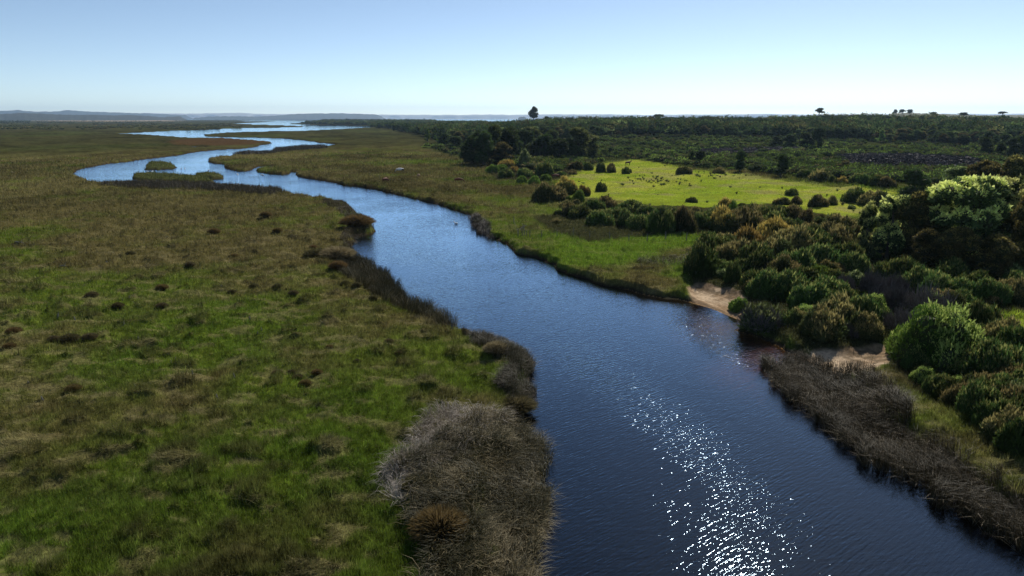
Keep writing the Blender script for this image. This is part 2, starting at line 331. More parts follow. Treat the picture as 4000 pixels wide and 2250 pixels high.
# ------------------------------------------------------------------ ground sheet
dep = np.concatenate([np.linspace(60, 42, 25)[:-1], np.linspace(42, .45, 1000)])
rr = CAM_H/np.tan(np.radians(dep)); rr = np.concatenate([rr, np.geomspace(rr[-1], 20000, 60)[1:]])
rr = np.concatenate([[1.5, 4, 7, 9.5], rr])
th = np.concatenate([np.linspace(-180, -44, 60)[:-1], np.linspace(-44, 44, 1050), np.linspace(44, 180, 60)[1:]])
T, R_ = np.meshgrid(np.radians(th), rr)
GX, GY = R_*np.sin(T), R_*np.cos(T)
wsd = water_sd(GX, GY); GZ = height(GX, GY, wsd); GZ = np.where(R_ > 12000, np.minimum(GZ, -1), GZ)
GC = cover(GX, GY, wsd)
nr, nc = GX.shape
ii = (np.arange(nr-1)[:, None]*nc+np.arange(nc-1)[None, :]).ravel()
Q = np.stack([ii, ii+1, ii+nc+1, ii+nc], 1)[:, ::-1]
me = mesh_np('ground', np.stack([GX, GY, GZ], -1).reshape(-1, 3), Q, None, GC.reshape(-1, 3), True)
tag(obj('ground', me, M_GROUND), 'marshy river plain of green and brown grass with a bright pasture', None, None, 'structure')
# water sheet
ths = np.radians(np.linspace(0, 360, 97)[:-1]); rw = [0, 60, 400, 2500, 20000]
V = [(0, 0, 0)]+[(r*math.sin(t_), r*math.cos(t_), 0) for r in rw[1:] for t_ in ths]
n = 96; tr_ = [(0, 1+(i+1) % n, 1+i) for i in range(n)]; qd = []
for k in range(3):
    for i in range(n):
        a0 = 1+k*n; qd.append((a0+i, a0+(i+1) % n, a0+n+(i+1) % n, a0+n+i))
me = mesh_np('water', V, qd, tr_, None)
tag(obj('water', me, M_WATER), 'rippled blue river winding across the marsh to the sea', None, None, 'structure')

# ------------------------------------------------------------------ blades: grass, rushes, reeds
def sample_dep(n, d0, d1, az0, az1, rng=RNG):
    dep_ = np.radians(rng.uniform(d0, d1, n)); t_ = np.radians(rng.uniform(az0, az1, n))
    r = CAM_H/np.tan(dep_); return r*np.sin(t_), r*np.cos(t_)
def blades(X, Y, Z, L_, W_, lean, la, C, name, m, label, rng=RNG, segs=1, seg_droop=.5):
    n = len(X); rot = rng.uniform(0, 2*np.pi, n)
    sx, sy = np.cos(rot)*W_*.5, np.sin(rot)*W_*.5
    dx, dy = np.cos(la)*np.sin(lean), np.sin(la)*np.sin(lean); dz = np.cos(lean)
    base = np.stack([X, Y, Z], 1); sv = np.stack([sx, sy, sx*0], 1); d = np.stack([dx, dy, dz], 1)
    if segs == 1:
        V = np.stack([base-sv, base+sv, base+d*L_[:, None]], 1).reshape(-1, 3)
        Tt = np.arange(3*n).reshape(-1, 3); me = mesh_np(name, V, None, Tt, np.repeat(C, 3, 0))
    else:                                          # stem, then drooping tip
        k = base+d*(L_*.6)[:, None]
        d2 = d+np.stack([np.cos(la)*seg_droop, np.sin(la)*seg_droop, -np.abs(seg_droop)*.7+0*la], 1)*np.ones((n, 1))
        d2 /= np.linalg.norm(d2, axis=1)[:, None]
        tip = k+d2*(L_*.4)[:, None]
        V = np.stack([base-sv, base+sv, k+sv*.8, k-sv*.8, tip], 1).reshape(-1, 3)
        b5 = np.arange(n)*5
        me = mesh_np(name, V, np.stack([b5, b5+1, b5+2, b5+3], 1), np.stack([b5+3, b5+2, b5+4], 1), np.repeat(C, 5, 0))
    return tag(obj(name, me, m), label, None, None, 'stuff')
def grass():
    X, Y = sample_dep(900000, 6.0, 39, -40, 40); X2, Y2 = sample_dep(260000, 2.4, 6.2, -40, 40); X, Y = np.concatenate([X, X2]), np.concatenate([Y, Y2])
    w_ = water_sd(X, Y); keep = (w_ < -.16) & (RNG.random(len(X)) > ss(330, 460, np.hypot(X, Y))) & (beach_sd(X, Y) < -.3)
    X, Y, w_ = X[keep], Y[keep], w_[keep]
    Z = height(X, Y, w_); C = cover(X, Y, w_); R = np.hypot(X, Y); n = len(X)
    past = ss(-1, 1, poly_sd(PASTURE, X, Y))
    dry = ss(.56, .66, fbm(X/2.1+3, Y/1.2, 4, 51)); dk = ss(.60, .74, fbm(X/2.2, Y/2.2, 3, 31))
    isdry = RNG.random(n) < (.14+.7*dry)
    L_ = (RNG.uniform(.2, .5, n)+dk*.15)*(1-.7*past)*np.clip(.75+R/200, .8, 2.2)
    Wd = np.maximum(.026, R*.0006)*RNG.uniform(.7, 1.5, n)
    la = np.where(isdry, fbm(X/5, Y/5, 2, 71)*12+RNG.normal(0, .5, n), RNG.uniform(0, 6.28, n))
    lean = np.where(isdry, RNG.uniform(.9, 1.5, n), RNG.uniform(.05, .6, n))
    C = C*(RNG.uniform(.7, 1.6, n)*(.4+1.2*vnoise(X/(.13+R/900), Y/(.13+R/900), 59)))[:, None]
    dc = A([.21, .175, .09])*RNG.uniform(.6, 1.3, n)[:, None]
    C = np.where((isdry & (past < .5))[:, None], C*.4+dc*.6, C)
    blades(X, Y, Z-.02, L_, Wd, lean, la, C, 'grass', M_GRASS, 'rough marsh grass with green blades and matted dry straw')
grass()
def reeds(pl, n, L0, L1, cols, label, erect=.25, wid=.02, zfun=None, droop=.9, dryfrac=.3, edge=.8):
    pl_ = np.array(pl); mn, mx_ = pl_.min(0)-edge, pl_.max(0)+edge; got = []
    tot = 0
    while tot < n:
        x = RNG.uniform(mn[0], mx_[0], n); y = RNG.uniform(mn[1], mx_[1], n)
        s = poly_sd(pl, x, y)+(fbm(x/1.5, y/1.5, 3, 81)-.5)*3*edge
        k = (s > 0) & (vnoise(x/.5, y/.5, 83) > RNG.uniform(0, .75, n)); got.append(np.stack([x[k], y[k]], 1)); tot += k.sum()
        if len(got) > 60: break
    g = np.concatenate(got)[:n]; X, Y = g.T; n = len(X)
    Z = np.maximum(height(X, Y), -.15); hgt = .75+.5*fbm(X/3, Y/3, 3, 84)
    L_ = RNG.uniform(L0, L1, n)*hgt
    dead = RNG.random(n) < dryfrac*(.4+1.3*ss(.35, .7, fbm(X/2.5, Y/2.5, 3, 86)))
    lean = np.abs(RNG.normal(0, erect, n))+dead*RNG.uniform(.1, .9, n); la = fbm(X/4, Y/4, 2, 85)*14+RNG.normal(0, 1.0, n)
    ca, cb = A(cols[0]), A(cols[1]); C = ca+(cb-ca)*RNG.random(n)[:, None]
    C = np.where(dead[:, None], A(cols[2])*RNG.uniform(.6, 1.25, n)[:, None], C)
    return blades(X, Y, Z, L_, np.full(n, wid)*RNG.uniform(.7, 1.3, n), lean, la, C, 'reeds', M_REED, label, segs=2, seg_droop=droop)
RC = ([.026, .024, .008], [.058, .046, .018], [.19, .15, .08])
reeds(poly(c0, [(1930,925),(2000,905),(2100,945),(2190,965),(2225,1000),(2295,1100),(2410,1185),(2520,1255),(2640,1315),(2720,1440),(2576,1388),(2420,1308),(2290,1228),(2150,1142),(2060,1072),(1985,1002),(1950,965)]), 23000, 1.2, 2.0, ([.024, .021, .008], [.058, .043, .018], [.20, .155, .085]), 'dark dry reeds along the right water edge below the sandy beach', .2, .02, dryfrac=.22)
reeds(poly(c0, [(1040,1230),(1070,1160),(1150,1100),(1240,1080),(1320,1075),(1375,1120),(1370,1250),(1360,1449),(1350,1560),(1060,1560),(1070,1449),(1045,1330)]), 32000, .9, 1.7, (RC[0], [.060, .046, .018], [.23, .17, .095]), 'tangled reed bed of dark stems at the bottom of the left bank', .35, .022, dryfrac=.5)
reeds(poly(c0, [(985,1240),(975,1290),(1000,1320),(1100,1240),(1180,1160),(1280,1080),(1200,1055),(1110,1060),(1040,1120)]), 9000, .9, 1.5, ([.14, .11, .08], [.26, .21, .17], [.42, .36, .31]), 'bleached flattened straw on the inland side of the reed bed', 1.0, .022, dryfrac=.7, droop=1.4)
reeds(poly(c0, [(880,640),(940,672),(985,705),(1020,750),(1100,790),(1150,822),(1130,840),(1060,815),(980,780),(900,730),(860,700),(850,660)]), 16000, 1.0, 1.9, RC, 'upright reeds standing in the shallows along the left bank bend', .14, .028, droop=.35)
reeds(poly(c0, [(1180,850),(1240,858),(1300,880),(1345,930),(1350,1000),(1300,1050),(1250,1000),(1290,940),(1220,900),(1180,880)]), 12000, .7, 1.4, ([.035, .034, .016], [.075, .062, .03], [.20, .16, .12]), 'brown reeds round the left bank point above the reed bed', .25, .02)
reeds(poly(c1, [(700,600),(900,596),(1150,598),(1440,608),(1600,617),(1750,632),(1870,642),(1900,668),(1800,676),(1500,650),(1200,636),(810,622)]), 9000, .9, 1.6, ([.04, .037, .02], [.075, .06, .035], [.14, .12, .09]), 'grey brown reed fringe facing the small marsh islands', .15, .09, edge=2, droop=.3)
reeds(poly(c0, [(820,508),(870,520),(905,548),(930,562),(938,582),(910,598),(893,605),(885,650),(860,650),(865,600),(880,575),(860,545),(815,522)]), 9000, .5, 1.0, ([.040, .033, .014], [.085, .062, .026], [.18, .14, .08]), 'ragged brown rush fringe round the left bank point at mid distance', .35, .05)
reeds(poly(c1, [(1580,385),(1680,376),(1830,375),(1850,355),(2050,337),(2180,335),(2180,350),(1900,372),(1800,390),(1600,398)]), 6000, 1.2, 2.0, ([.04, .037, .02], [.075, .06, .035], [.14, .12, .09]), 'reed fringe on the far right bank meander', .15, .16, edge=3, droop=.3)
reeds(poly(c0, [(1185,545),(1200,552),(1230,580),(1238,600),(1222,598),(1200,582),(1188,562)]), 2500, .9, 1.6, ([.04, .034, .022], [.08, .06, .045], [.2, .17, .15]), 'short dark reeds at the right bank corner by the cut turf', .25, .04)
reeds(poly(c0, [(1700,660),(1740,645),(1800,640),(1820,670),(1740,690),(1600,690),(1600,670)]), 2500, .4, .8, ([.06, .055, .02], [.10, .08, .035], [.2, .17, .1]), 'brown rush clumps on the right bank turf', .3, .04)

# ------------------------------------------------------------------ foliage generators
def ico(sub):
    import bmesh
    bm = bmesh.new(); bmesh.ops.create_icosphere(bm, subdivisions=sub, radius=1)
    v = np.array([q.co[:] for q in bm.verts]); f = np.array([[q.index for q in p.verts] for p in bm.faces]); bm.free(); return v, f
IV, IF = ico(2)
def rdir(n, rng):
    v = rng.normal(size=(n, 3)); return v/np.linalg.norm(v, axis=1)[:, None]
def lobes_dome(rng, k, rad=1., h=1., lr=(.35, .5), zmin=0.1, flat=.8):
    """k lobes over a dome of radius rad and height h"""
    out = []
    for i in range(k):
        a_ = rng.uniform(0, 6.283); q = math.sqrt(rng.uniform(0, 1))
        r = rng.uniform(*lr); x = math.cos(a_)*q*(rad-r*.8); y = math.sin(a_)*q*(rad-r*.8)
        top = h*math.sqrt(max(0.05, 1-(q*.95)**2))
        z = rng.uniform(max(zmin, top*.45), top)-r*.8; out.append((x, y, max(zmin, z), r))
    return np.array(out)
def leaves(rng, lobes, n, Ls, Wf, up, cfun, zs=1., keepin=.82, spread=.6, shell=(.85, 1.1)):
    pr = lobes[:, 3]**2; idx = rng.choice(len(lobes), int(n*1.7), p=pr/pr.sum())
    d = rdir(len(idx), rng); lb = lobes[idx]
    p = lb[:, :3]+d*A([1, 1, zs])*(lb[:, 3]*rng.uniform(*shell, len(idx)))[:, None]
    ok = (p[:, 2] > -.02) & (d[:, 2] > -.55)
    for j in range(len(lobes)):
        q = (p-lobes[j, :3])/A([1, 1, zs]); ok &= ~((np.linalg.norm(q, axis=1) < lobes[j, 3]*keepin) & (idx != j))
    p, d = p[ok][:n], d[ok][:n]; n = len(p)
    ld = d*.8+A([0, 0, up])+rng.normal(size=(n, 3))*spread; ld /= np.linalg.norm(ld, axis=1)[:, None]
    sv = np.cross(ld, rdir(n, rng)); sv /= np.linalg.norm(sv, axis=1)[:, None]+1e-6
    L_ = Ls*rng.uniform(.6, 1.4, n); W_ = L_*Wf*.5; L_ = L_*np.where(rng.random(n) < .06, 1.9, 1)
    a0 = p; a1 = p+ld*(L_*.5)[:, None]+sv*W_[:, None]; a2 = p+ld*L_[:, None]; a3 = p+ld*(L_*.5)[:, None]-sv*W_[:, None]
    V = np.stack([a0, a1, a2, a3], 1).reshape(-1, 3); C = np.repeat(cfun(p, d, rng), 4, 0)
    return V, np.arange(4*n).reshape(-1, 4), C
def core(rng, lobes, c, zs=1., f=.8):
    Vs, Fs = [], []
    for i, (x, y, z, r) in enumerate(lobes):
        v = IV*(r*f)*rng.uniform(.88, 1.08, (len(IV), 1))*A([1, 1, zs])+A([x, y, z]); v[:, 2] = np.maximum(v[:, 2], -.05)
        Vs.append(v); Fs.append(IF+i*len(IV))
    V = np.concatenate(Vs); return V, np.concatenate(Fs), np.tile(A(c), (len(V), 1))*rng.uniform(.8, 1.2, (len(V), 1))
def joinm(name, parts):
    """parts: list of (V, quads|None, tris|None, C)"""
    Vs, Qs, Ts, Cs, o_ = [], [], [], [], 0
    for V, q, t_, C in parts:
        Vs.append(V); Cs.append(C)
        if q is not None: Qs.append(q+o_)
        if t_ is not None: Ts.append(t_+o_)
        o_ += len(V)
    return mesh_np(name, np.concatenate(Vs), np.concatenate(Qs) if Qs else None, np.concatenate(Ts) if Ts else None, np.concatenate(Cs))
def tube(pts, rads, seg=6):
    pts = A(pts, ); n = len(pts); V = []; Qd = []
    for i in range(n):
        d = pts[min(i+1, n-1)]-pts[max(i-1, 0)]; d = d/(np.linalg.norm(d)+1e-9)
        u = np.cross(d, [0.3, .9, .1]); u /= np.linalg.norm(u); v = np.cross(d, u)
        for k in range(seg):
            a_ = 2*math.pi*k/seg; V.append(pts[i]+(u*math.cos(a_)+v*math.sin(a_))*rads[i])
    for i in range(n-1):
        for k in range(seg):
            k2 = (k+1) % seg; Qd.append((i*seg+k, i*seg+k2, (i+1)*seg+k2, (i+1)*seg+k))
    return np.array(V), np.array(Qd)
def limbs(rng, lobes, h, r0, nl=8, base_z=.0, lean=(0, 0), fork=.35):
    parts = []; top = A([lean[0], lean[1], h])
    tr = [A([0, 0, -.3]), A([lean[0]*.2, lean[1]*.2, h*.3])+rng.normal(size=3)*.02*h, A([lean[0]*.6, lean[1]*.6, h*.65])+rng.normal(size=3)*.03*h, top]
    V, Qd = tube(tr, [r0*1.3, r0, r0*.7, r0*.35]); parts.append((V, Qd, None, np.ones((len(V), 3))))
    for i in rng.choice(len(lobes), min(nl, len(lobes)), replace=False):
        c = lobes[i, :3]; s = rng.uniform(min(fork, .6), .7); q0 = min(h*s, max(c[2], .12*h)); zz_ = [float(q_[2]) for q_ in tr]; b0 = A([np.interp(q0, zz_, [q_[0] for q_ in tr]), np.interp(q0, zz_, [q_[1] for q_ in tr]), q0]); mid = (b0+c)/2+A([0, 0, -.06*h])
        V, Qd = tube([b0, mid, c], [r0*.5, r0*.35, r0*.15], 5); parts.append((V, Qd, None, np.ones((len(V), 3))))
    return parts
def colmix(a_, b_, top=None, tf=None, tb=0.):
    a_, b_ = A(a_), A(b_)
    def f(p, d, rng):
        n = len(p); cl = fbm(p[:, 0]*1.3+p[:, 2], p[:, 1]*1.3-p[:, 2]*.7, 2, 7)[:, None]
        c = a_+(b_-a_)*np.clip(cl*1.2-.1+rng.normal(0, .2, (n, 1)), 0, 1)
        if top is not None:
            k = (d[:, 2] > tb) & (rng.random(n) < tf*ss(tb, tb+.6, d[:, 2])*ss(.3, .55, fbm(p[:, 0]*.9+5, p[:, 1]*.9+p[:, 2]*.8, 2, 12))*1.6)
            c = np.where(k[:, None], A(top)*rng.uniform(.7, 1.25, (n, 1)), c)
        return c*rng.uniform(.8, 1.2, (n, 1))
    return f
BR = [.035, .028, .02]
def bush_mesh(seed, kind, n=4200, leaf=.10, lobes=16, h=.62, lr=(.2, .38)):
    rng = np.random.default_rng(seed)
    lb = lobes_dome(rng, lobes, 1., h, lr, .05); lb[:, 2] *= .7+.55*vnoise(lb[:, 0]*2.2+seed, lb[:, 1]*2.2, 5); lb[:, 0] *= rng.uniform(.8, 1.15); lb[:, 1] *= rng.uniform(.75, 1.1)
    P_ = {'green': dict(c=colmix([.020, .034, .009], [.045, .066, .016], [.10, .10, .03], .3), up=.7, wf=.45),  # green: lighter top leaves, sunlit highlights put into the leaf colour
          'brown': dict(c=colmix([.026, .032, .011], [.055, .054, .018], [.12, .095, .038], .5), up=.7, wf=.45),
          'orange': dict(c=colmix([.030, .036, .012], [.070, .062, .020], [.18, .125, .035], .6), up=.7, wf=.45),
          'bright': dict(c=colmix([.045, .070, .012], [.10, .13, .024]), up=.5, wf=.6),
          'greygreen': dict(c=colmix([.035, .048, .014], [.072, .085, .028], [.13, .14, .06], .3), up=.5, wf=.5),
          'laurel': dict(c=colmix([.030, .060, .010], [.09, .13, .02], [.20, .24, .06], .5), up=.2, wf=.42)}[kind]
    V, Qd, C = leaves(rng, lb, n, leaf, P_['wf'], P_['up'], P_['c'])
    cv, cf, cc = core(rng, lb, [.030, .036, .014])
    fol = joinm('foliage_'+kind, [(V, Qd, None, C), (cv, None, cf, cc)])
    st = []
    for i in range(5):
        c = lb[rng.integers(len(lb)), :3]; Vt, Qt = tube([A([c[0]*.15, c[1]*.15, -.05]), c*.5+A([0, 0, .02]), c], [.03, .022, .01], 5); st.append((Vt, Qt, None, np.ones((len(Vt), 3))))
    return fol, joinm('stems', st)
def twig_mesh(seed, n=2600):
    rng = np.random.default_rng(seed); lb = lobes_dome(rng, 12, 1., .7, (.25, .4), .1)
    f = colmix([.085, .070, .062], [.19, .16, .145])
    parts = []
    V, Qd, C = leaves(rng, lb, n, .20, .10, .8, f, keepin=.3, spread=.5, shell=(.35, 1.05)); parts.append((V, Qd, None, C))
    fol = joinm('twigs', parts); st = []
    for i in range(11):
        c = lb[i % len(lb), :3]+rng.normal(size=3)*.08; Vt, Qt = tube([A([c[0]*.2, c[1]*.2, -.05]), c*.5, c*1.05], [.028, .018, .006], 5)
        st.append((Vt, Qt, None, np.tile([.13, .11, .10], (len(Vt), 1))))
    return fol, joinm('stems_dead', st)
def tree_mesh(seed, kind, n=5000, leaf=.55, h=10., rad=4., zs=.85, lobes=24, trunk=.35, crown0=.14, lr=(.24, .40)):
    """real-size tree; crown from crown0*h to h"""
    rng = np.random.default_rng(seed); out = []
    for i in range(lobes):
        t_ = rng.uniform(0, 1); z = h*(crown0+(1-crown0)*t_)
        prof = {'round': math.sqrt(max(.08, 1-(2*t_-.9)**2)), 'cone': 1.08-.95*t_, 'flat': .35+.65*t_**.5, 'column': .95-.6*max(0, t_-.55)}[kind[1]]
        a_ = rng.uniform(0, 6.283); q = math.sqrt(rng.random())*rad*prof; r = rad*rng.uniform(*lr)*(1 if kind[1] != 'cone' else 1.1-.5*t_)
        out.append((math.cos(a_)*max(0, q-r*.4), math.sin(a_)*max(0, q-r*.4), min(z, h-r*zs), r))
    lb = np.array(out)
    cf_ = {'dark': colmix([.014, .024, .008], [.036, .048, .014]), 'mid': colmix([.022, .036, .010], [.060, .072, .020]),
           'brown': colmix([.026, .026, .010], [.060, .048, .018], [.12, .095, .03], .35),
           'pale': colmix([.026, .038, .012], [.065, .085, .028], [.36, .36, .12], .9, -.1), 'olive': colmix([.035, .048, .014], [.085, .10, .03], [.15, .16, .06], .4),  # pale: cream on upward leaves is light from above put into the colour
           'lime': colmix([.045, .07, .014], [.10, .13, .028])}[kind[0]]
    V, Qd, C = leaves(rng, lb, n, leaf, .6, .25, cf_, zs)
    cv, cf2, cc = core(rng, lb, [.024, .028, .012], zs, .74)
    cr = joinm('crown_'+kind[0], [(V, Qd, None, C), (cv, None, cf2, cc)])
    tk = joinm('trunk', limbs(rng, lb, h*(.9 if kind[1] != 'flat' else .75), trunk, 9, fork=max(.3, crown0)))
    return cr, tk
def put(name, label, cat, protos, loc, rz, sc, group=None, parts=('foliage', 'stems'), mats=None):
    r = bpy.data.objects.new(name, None); COL.objects.link(r); r.empty_display_size = .3
    r.location = loc; r.rotation_euler = (0, 0, rz); r.scale = sc
    tag(r, label, cat, group)
    a_ = obj(parts[0], protos[0], mats[0] if mats else M_LEAF, r); b_ = obj(parts[1], protos[1], mats[1] if mats else M_BARK, r)
    return r
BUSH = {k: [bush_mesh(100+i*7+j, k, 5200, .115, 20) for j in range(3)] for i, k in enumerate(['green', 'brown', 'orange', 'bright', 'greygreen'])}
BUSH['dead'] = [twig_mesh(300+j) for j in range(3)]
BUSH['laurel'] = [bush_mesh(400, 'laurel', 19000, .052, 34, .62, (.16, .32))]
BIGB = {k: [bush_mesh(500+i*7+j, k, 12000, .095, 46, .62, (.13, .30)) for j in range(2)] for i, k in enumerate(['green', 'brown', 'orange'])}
def gz(x, y): return float(height(np.array([x]), np.array([y]))[0])
used = []
def bush(f, x, y, wpx, hpx, kind, label, group=None, big=False, sc=1.7173, cat='bush', name=None):
    px, py = f(x, y); k = {c0: 1/OV, c1: 1.7173, c2: 1.84, c3: 1.7173, c4: 1.7047}[f]
    p = P(px, py); D = project(*p)[2]; W_ = wpx/k*D/F; E_ = hpx/k*D/F
    dl = math.atan2(CAM_H, math.hypot(p[0], p[1])); dirn = p[:2]/np.hypot(*p[:2])
    if f is c4: W_ *= 1.22; E_ *= 1.12
    elif group: W_ *= 1.08
    c = p[:2]+dirn*W_*(.42 if not big else .36); H_ = max((.52 if f is c4 else .40)*W_, (E_-.6*W_*math.sin(dl))/math.cos(dl))
    src = (BIGB if big and kind in BIGB else BUSH)[kind]; pr = src[random.randrange(len(src))]
    nm = name or {'dead': 'dead_shrub', 'laurel': 'broadleaf_bush', 'bright': 'leafy_shrub', 'greygreen': 'leafy_shrub'}.get(kind, 'gorse_bush')
    used.append((c[0], c[1], W_/2))
    if kind == 'dead':
        return put('dead_shrub', label, 'shrub', pr, (c[0], c[1], gz(*c)-.05), random.uniform(0, 6.28), (W_/2, W_/2, H_/.68), group, ('twigs', 'stems'), (M_TWIG, M_TWIG))
    return put(nm, label, cat, pr, (c[0], c[1], gz(*c)-.05), random.uniform(0, 6.28), (W_/2, W_/2*random.uniform(.85, 1), H_/.62), group)
B = bush
# bushes standing alone on the pasture
B(c3, 345, 732, 82, 46, 'green', 'small round dark bush alone in the near part of the pasture')
B(c3, 1008, 685, 104, 56, 'green', 'broad green bush alone in the middle of the pasture')
B(c3, 945, 747, 122, 52, 'brown', 'low wide brownish bush at the near pasture edge, left of a smaller round one')
B(c3, 1047, 742, 82, 52, 'brown', 'compact round bush just right of a low wide one at the near pasture edge')
B(c3, 1190, 768, 134, 82, 'brown', 'tall round bush, left of a pair touching on the pasture')
B(c3, 1285, 753, 78, 58, 'brown', 'smaller brown bush touching a taller round one on the pasture')
B(c3, 1430, 733, 190, 104, 'green', 'large domed green bush at the right end of the pasture', big=True)
B(c3, 1570, 764, 230, 110, 'brown', 'large dark brown bush in front of the domed one at the pasture end', big=True)
B(c3, 1415, 770, 55, 32, 'greygreen', 'small greyish bush at the foot of the large dark bush on the pasture')
B(c3, 298, 537, 128, 52, 'brown', 'low brownish bush at the far edge of the pasture')
B(c3, 525, 532, 100, 40, 'brown', 'low spreading bush by the reeds on the far pasture edge')
B(c3, 1440, 614, 38, 24, 'green', 'tiny round bush in front of the far hedge row')
B(c3, 1345, 603, 86, 52, 'orange', 'orange tinged bush in the far hedge row of the pasture')
B(c3, 1288, 592, 50, 50, 'green', 'small green bush left of the orange tinged one in the far hedge')
for x, y, w_, h_, k in ((1200,584,170,90,'brown'),(1480,610,150,82,'green'),(1600,624,150,92,'green'),(1650,632,150,72,'brown'),(1100,560,100,60,'green')):
    B(c3, x, y, w_, h_, k, 'rounded gorse bush in the hedge along the far right pasture edge', 'far pasture hedge', cat='bush')
B(c2, 2105, 702, 92, 72, 'green', 'round ball shaped bush alone at the left end of the pasture')
B(c2, 2285, 572, 74, 55, 'green', 'dark bush with a little one at its right, below the horse')
B(c2, 2320, 563, 26, 30, 'green', 'very small bush right beside a dark one below the horse')
B(c2, 2187, 558, 84, 60, 'brown', 'reddish brown round bush on the upper left pasture edge')
B(c2, 2110, 557, 76, 72, 'green', 'green bush left of the reddish brown round one')
B(c2, 2020, 542, 92, 60, 'green', 'green bush between two brown ones on the upper pasture edge')
B(c2, 1925, 548, 118, 62, 'brown', 'brown bush at the left tip of the pasture')
B(c2, 1910, 575, 80, 32, 'brown', 'low brown bush in front of a bigger one at the pasture tip')
for x, y, w_, h_, k in ((1705,590,140,104,'green'),(1820,594,84,52,'green'),(1570,595,134,66,'green'),(1430,602,112,62,'green'),(1640,520,170,60,'green'),(1740,500,140,50,'green'),(1840,520,110,60,'green'),(1440,520,130,50,'orange'),(1480,560,90,50,'orange'),(2000,500,80,40,'green'),(1900,500,80,44,'dead'),(1690,545,120,60,'brown'),(1330,560,120,40,'bright'),(1400,540,80,44,'bright'),(1540,640,80,60,'bright'),(1630,650,90,60,'bright'),(1720,620,90,50,'bright')):
    B(c2, x, y, w_, h_, k, 'gorse bush in the thicket left of the pasture below the tall dark trees' if k not in ('bright', 'dead') else ('light green shrub at the left edge of the pasture thicket' if k == 'bright' else 'grey dead shrub at the pasture tip'), 'thicket left of the pasture' if k != 'dead' else None)
B(c2, 1565, 520, 112, 112, 'greygreen', 'tall grey green rounded bush in front of the dark tree clump')
B(c2, 1790, 474, 54, 36, 'brown', 'small brown bush at the foot of the dark tree clump')
B(c2, 1750, 785, 290, 150, 'brown', 'largest yellow tinged gorse mound at the left corner of the pasture', big=True)
B(c2, 1850, 725, 210, 130, 'orange', 'orange flecked gorse mound behind the largest one', big=True)
B(c2, 1985, 738, 96, 72, 'orange', 'small orange gorse bush on the pasture side of the mounds')
B(c2, 1945, 785, 110, 84, 'bright', 'bright green shrub at the foot of the orange gorse mounds', cat='shrub')
B(c2, 1880, 790, 60, 40, 'bright', 'little yellow green shrub between the mounds and the bright one')
B(c2, 1930, 800, 70, 40, 'brown', 'low brown shrub under the bright green one')
# belts of gorse along the near side of the pasture
GRP = 'gorse belt between the river bank and the pasture'
for x, y, w_, h_, k in ((1860,830,110,60,'brown'),(1880,880,120,100,'brown'),(1960,900,170,110,'green'),(2060,850,150,90,'green'),(2150,830,160,90,'brown'),(2100,960,190,130,'green'),(2210,930,180,120,'green'),(2320,870,200,100,'green'),(2300,960,160,130,'green'),(2390,990,190,120,'green'),(2440,900,150,100,'green'),(2500,960,170,130,'brown')):
    B(c2, x, y, w_, h_, k, 'dark gorse bush in the belt between the river bank and the pasture', GRP)
for x, y, w_, h_, k in ((130,950,200,190,'green'),(240,850,180,90,'green'),(290,945,200,165,'brown'),(410,925,170,130,'green'),(370,830,130,60,'brown'),
        (560,940,220,160,'orange'),(500,860,140,110,'green'),(700,950,260,180,'brown'),(860,940,240,160,'green'),(780,850,200,110,'brown'),
        (900,880,240,120,'green'),(1010,880,220,130,'brown'),(1100,890,160,120,'brown'),(1000,950,200,110,'green'),(760,960,140,120,'brown')):
    B(c3, x, y, w_, h_, k, {'green': 'green gorse bush in the thick belt on the near pasture edge', 'brown': 'brown gorse bush in the thick belt on the near pasture edge', 'orange': 'russet gorse bush in the thick belt on the near pasture edge'}[k], GRP)
B(c3, 580, 765, 120, 66, 'orange', 'golden brown gorse bush on top of the belt, beside a narrow green one')
B(c3, 618, 838, 72, 116, 'bright', 'narrow upright bright green bush rising from the gorse belt')
B(c3, 1205, 878, 92, 52, 'green', 'small green bush in the gap at the right end of the gorse belt')
B(c3, 1320, 975, 290, 155, 'brown', 'big brown gorse mound left of the pale crowned trees', big=True)
B(c3, 1420, 1000, 160, 120, 'brown', 'brown gorse mound tucked under the pale crowned trees', big=True)
G2 = 'gorse thicket above the upper beach'
for x, y, w_, h_, k in ((400,445,240,210,'green'),(480,330,240,130,'green'),(560,300,220,110,'brown'),(620,380,260,170,'brown'),(560,440,150,100,'green'),(760,420,260,200,'green'),(720,290,260,110,'orange'),
        (900,250,280,110,'orange'),(1000,300,280,140,'brown'),(900,370,260,170,'brown'),(1150,300,260,130,'green'),(1300,290,260,140,'brown'),(1020,430,240,160,'green'),(1350,370,240,150,'green'),(1180,400,260,160,'green'),(1400,440,220,150,'green'),(1120,220,200,90,'brown')):
    B(c4, x, y, w_, h_, k, {'green': 'dark green gorse bush in the thicket above the upper beach', 'brown': 'brown tipped gorse bush in the thicket above the upper beach', 'orange': 'orange tipped gorse bush along the crest of the thicket above the upper beach'}[k], G2, big=True)
B(c4, 612, 490, 84, 140, 'green', 'narrow dark bush standing alone at the back of the upper beach')
B(c4, 1195, 485, 160, 115, 'bright', 'lighter green rounded bush in a gap of the thicket')
B(c4, 1290, 500, 130, 100, 'green', 'dark bush right of the lighter green rounded one')
G3 = 'bushes along the shore between the two sandy beaches'
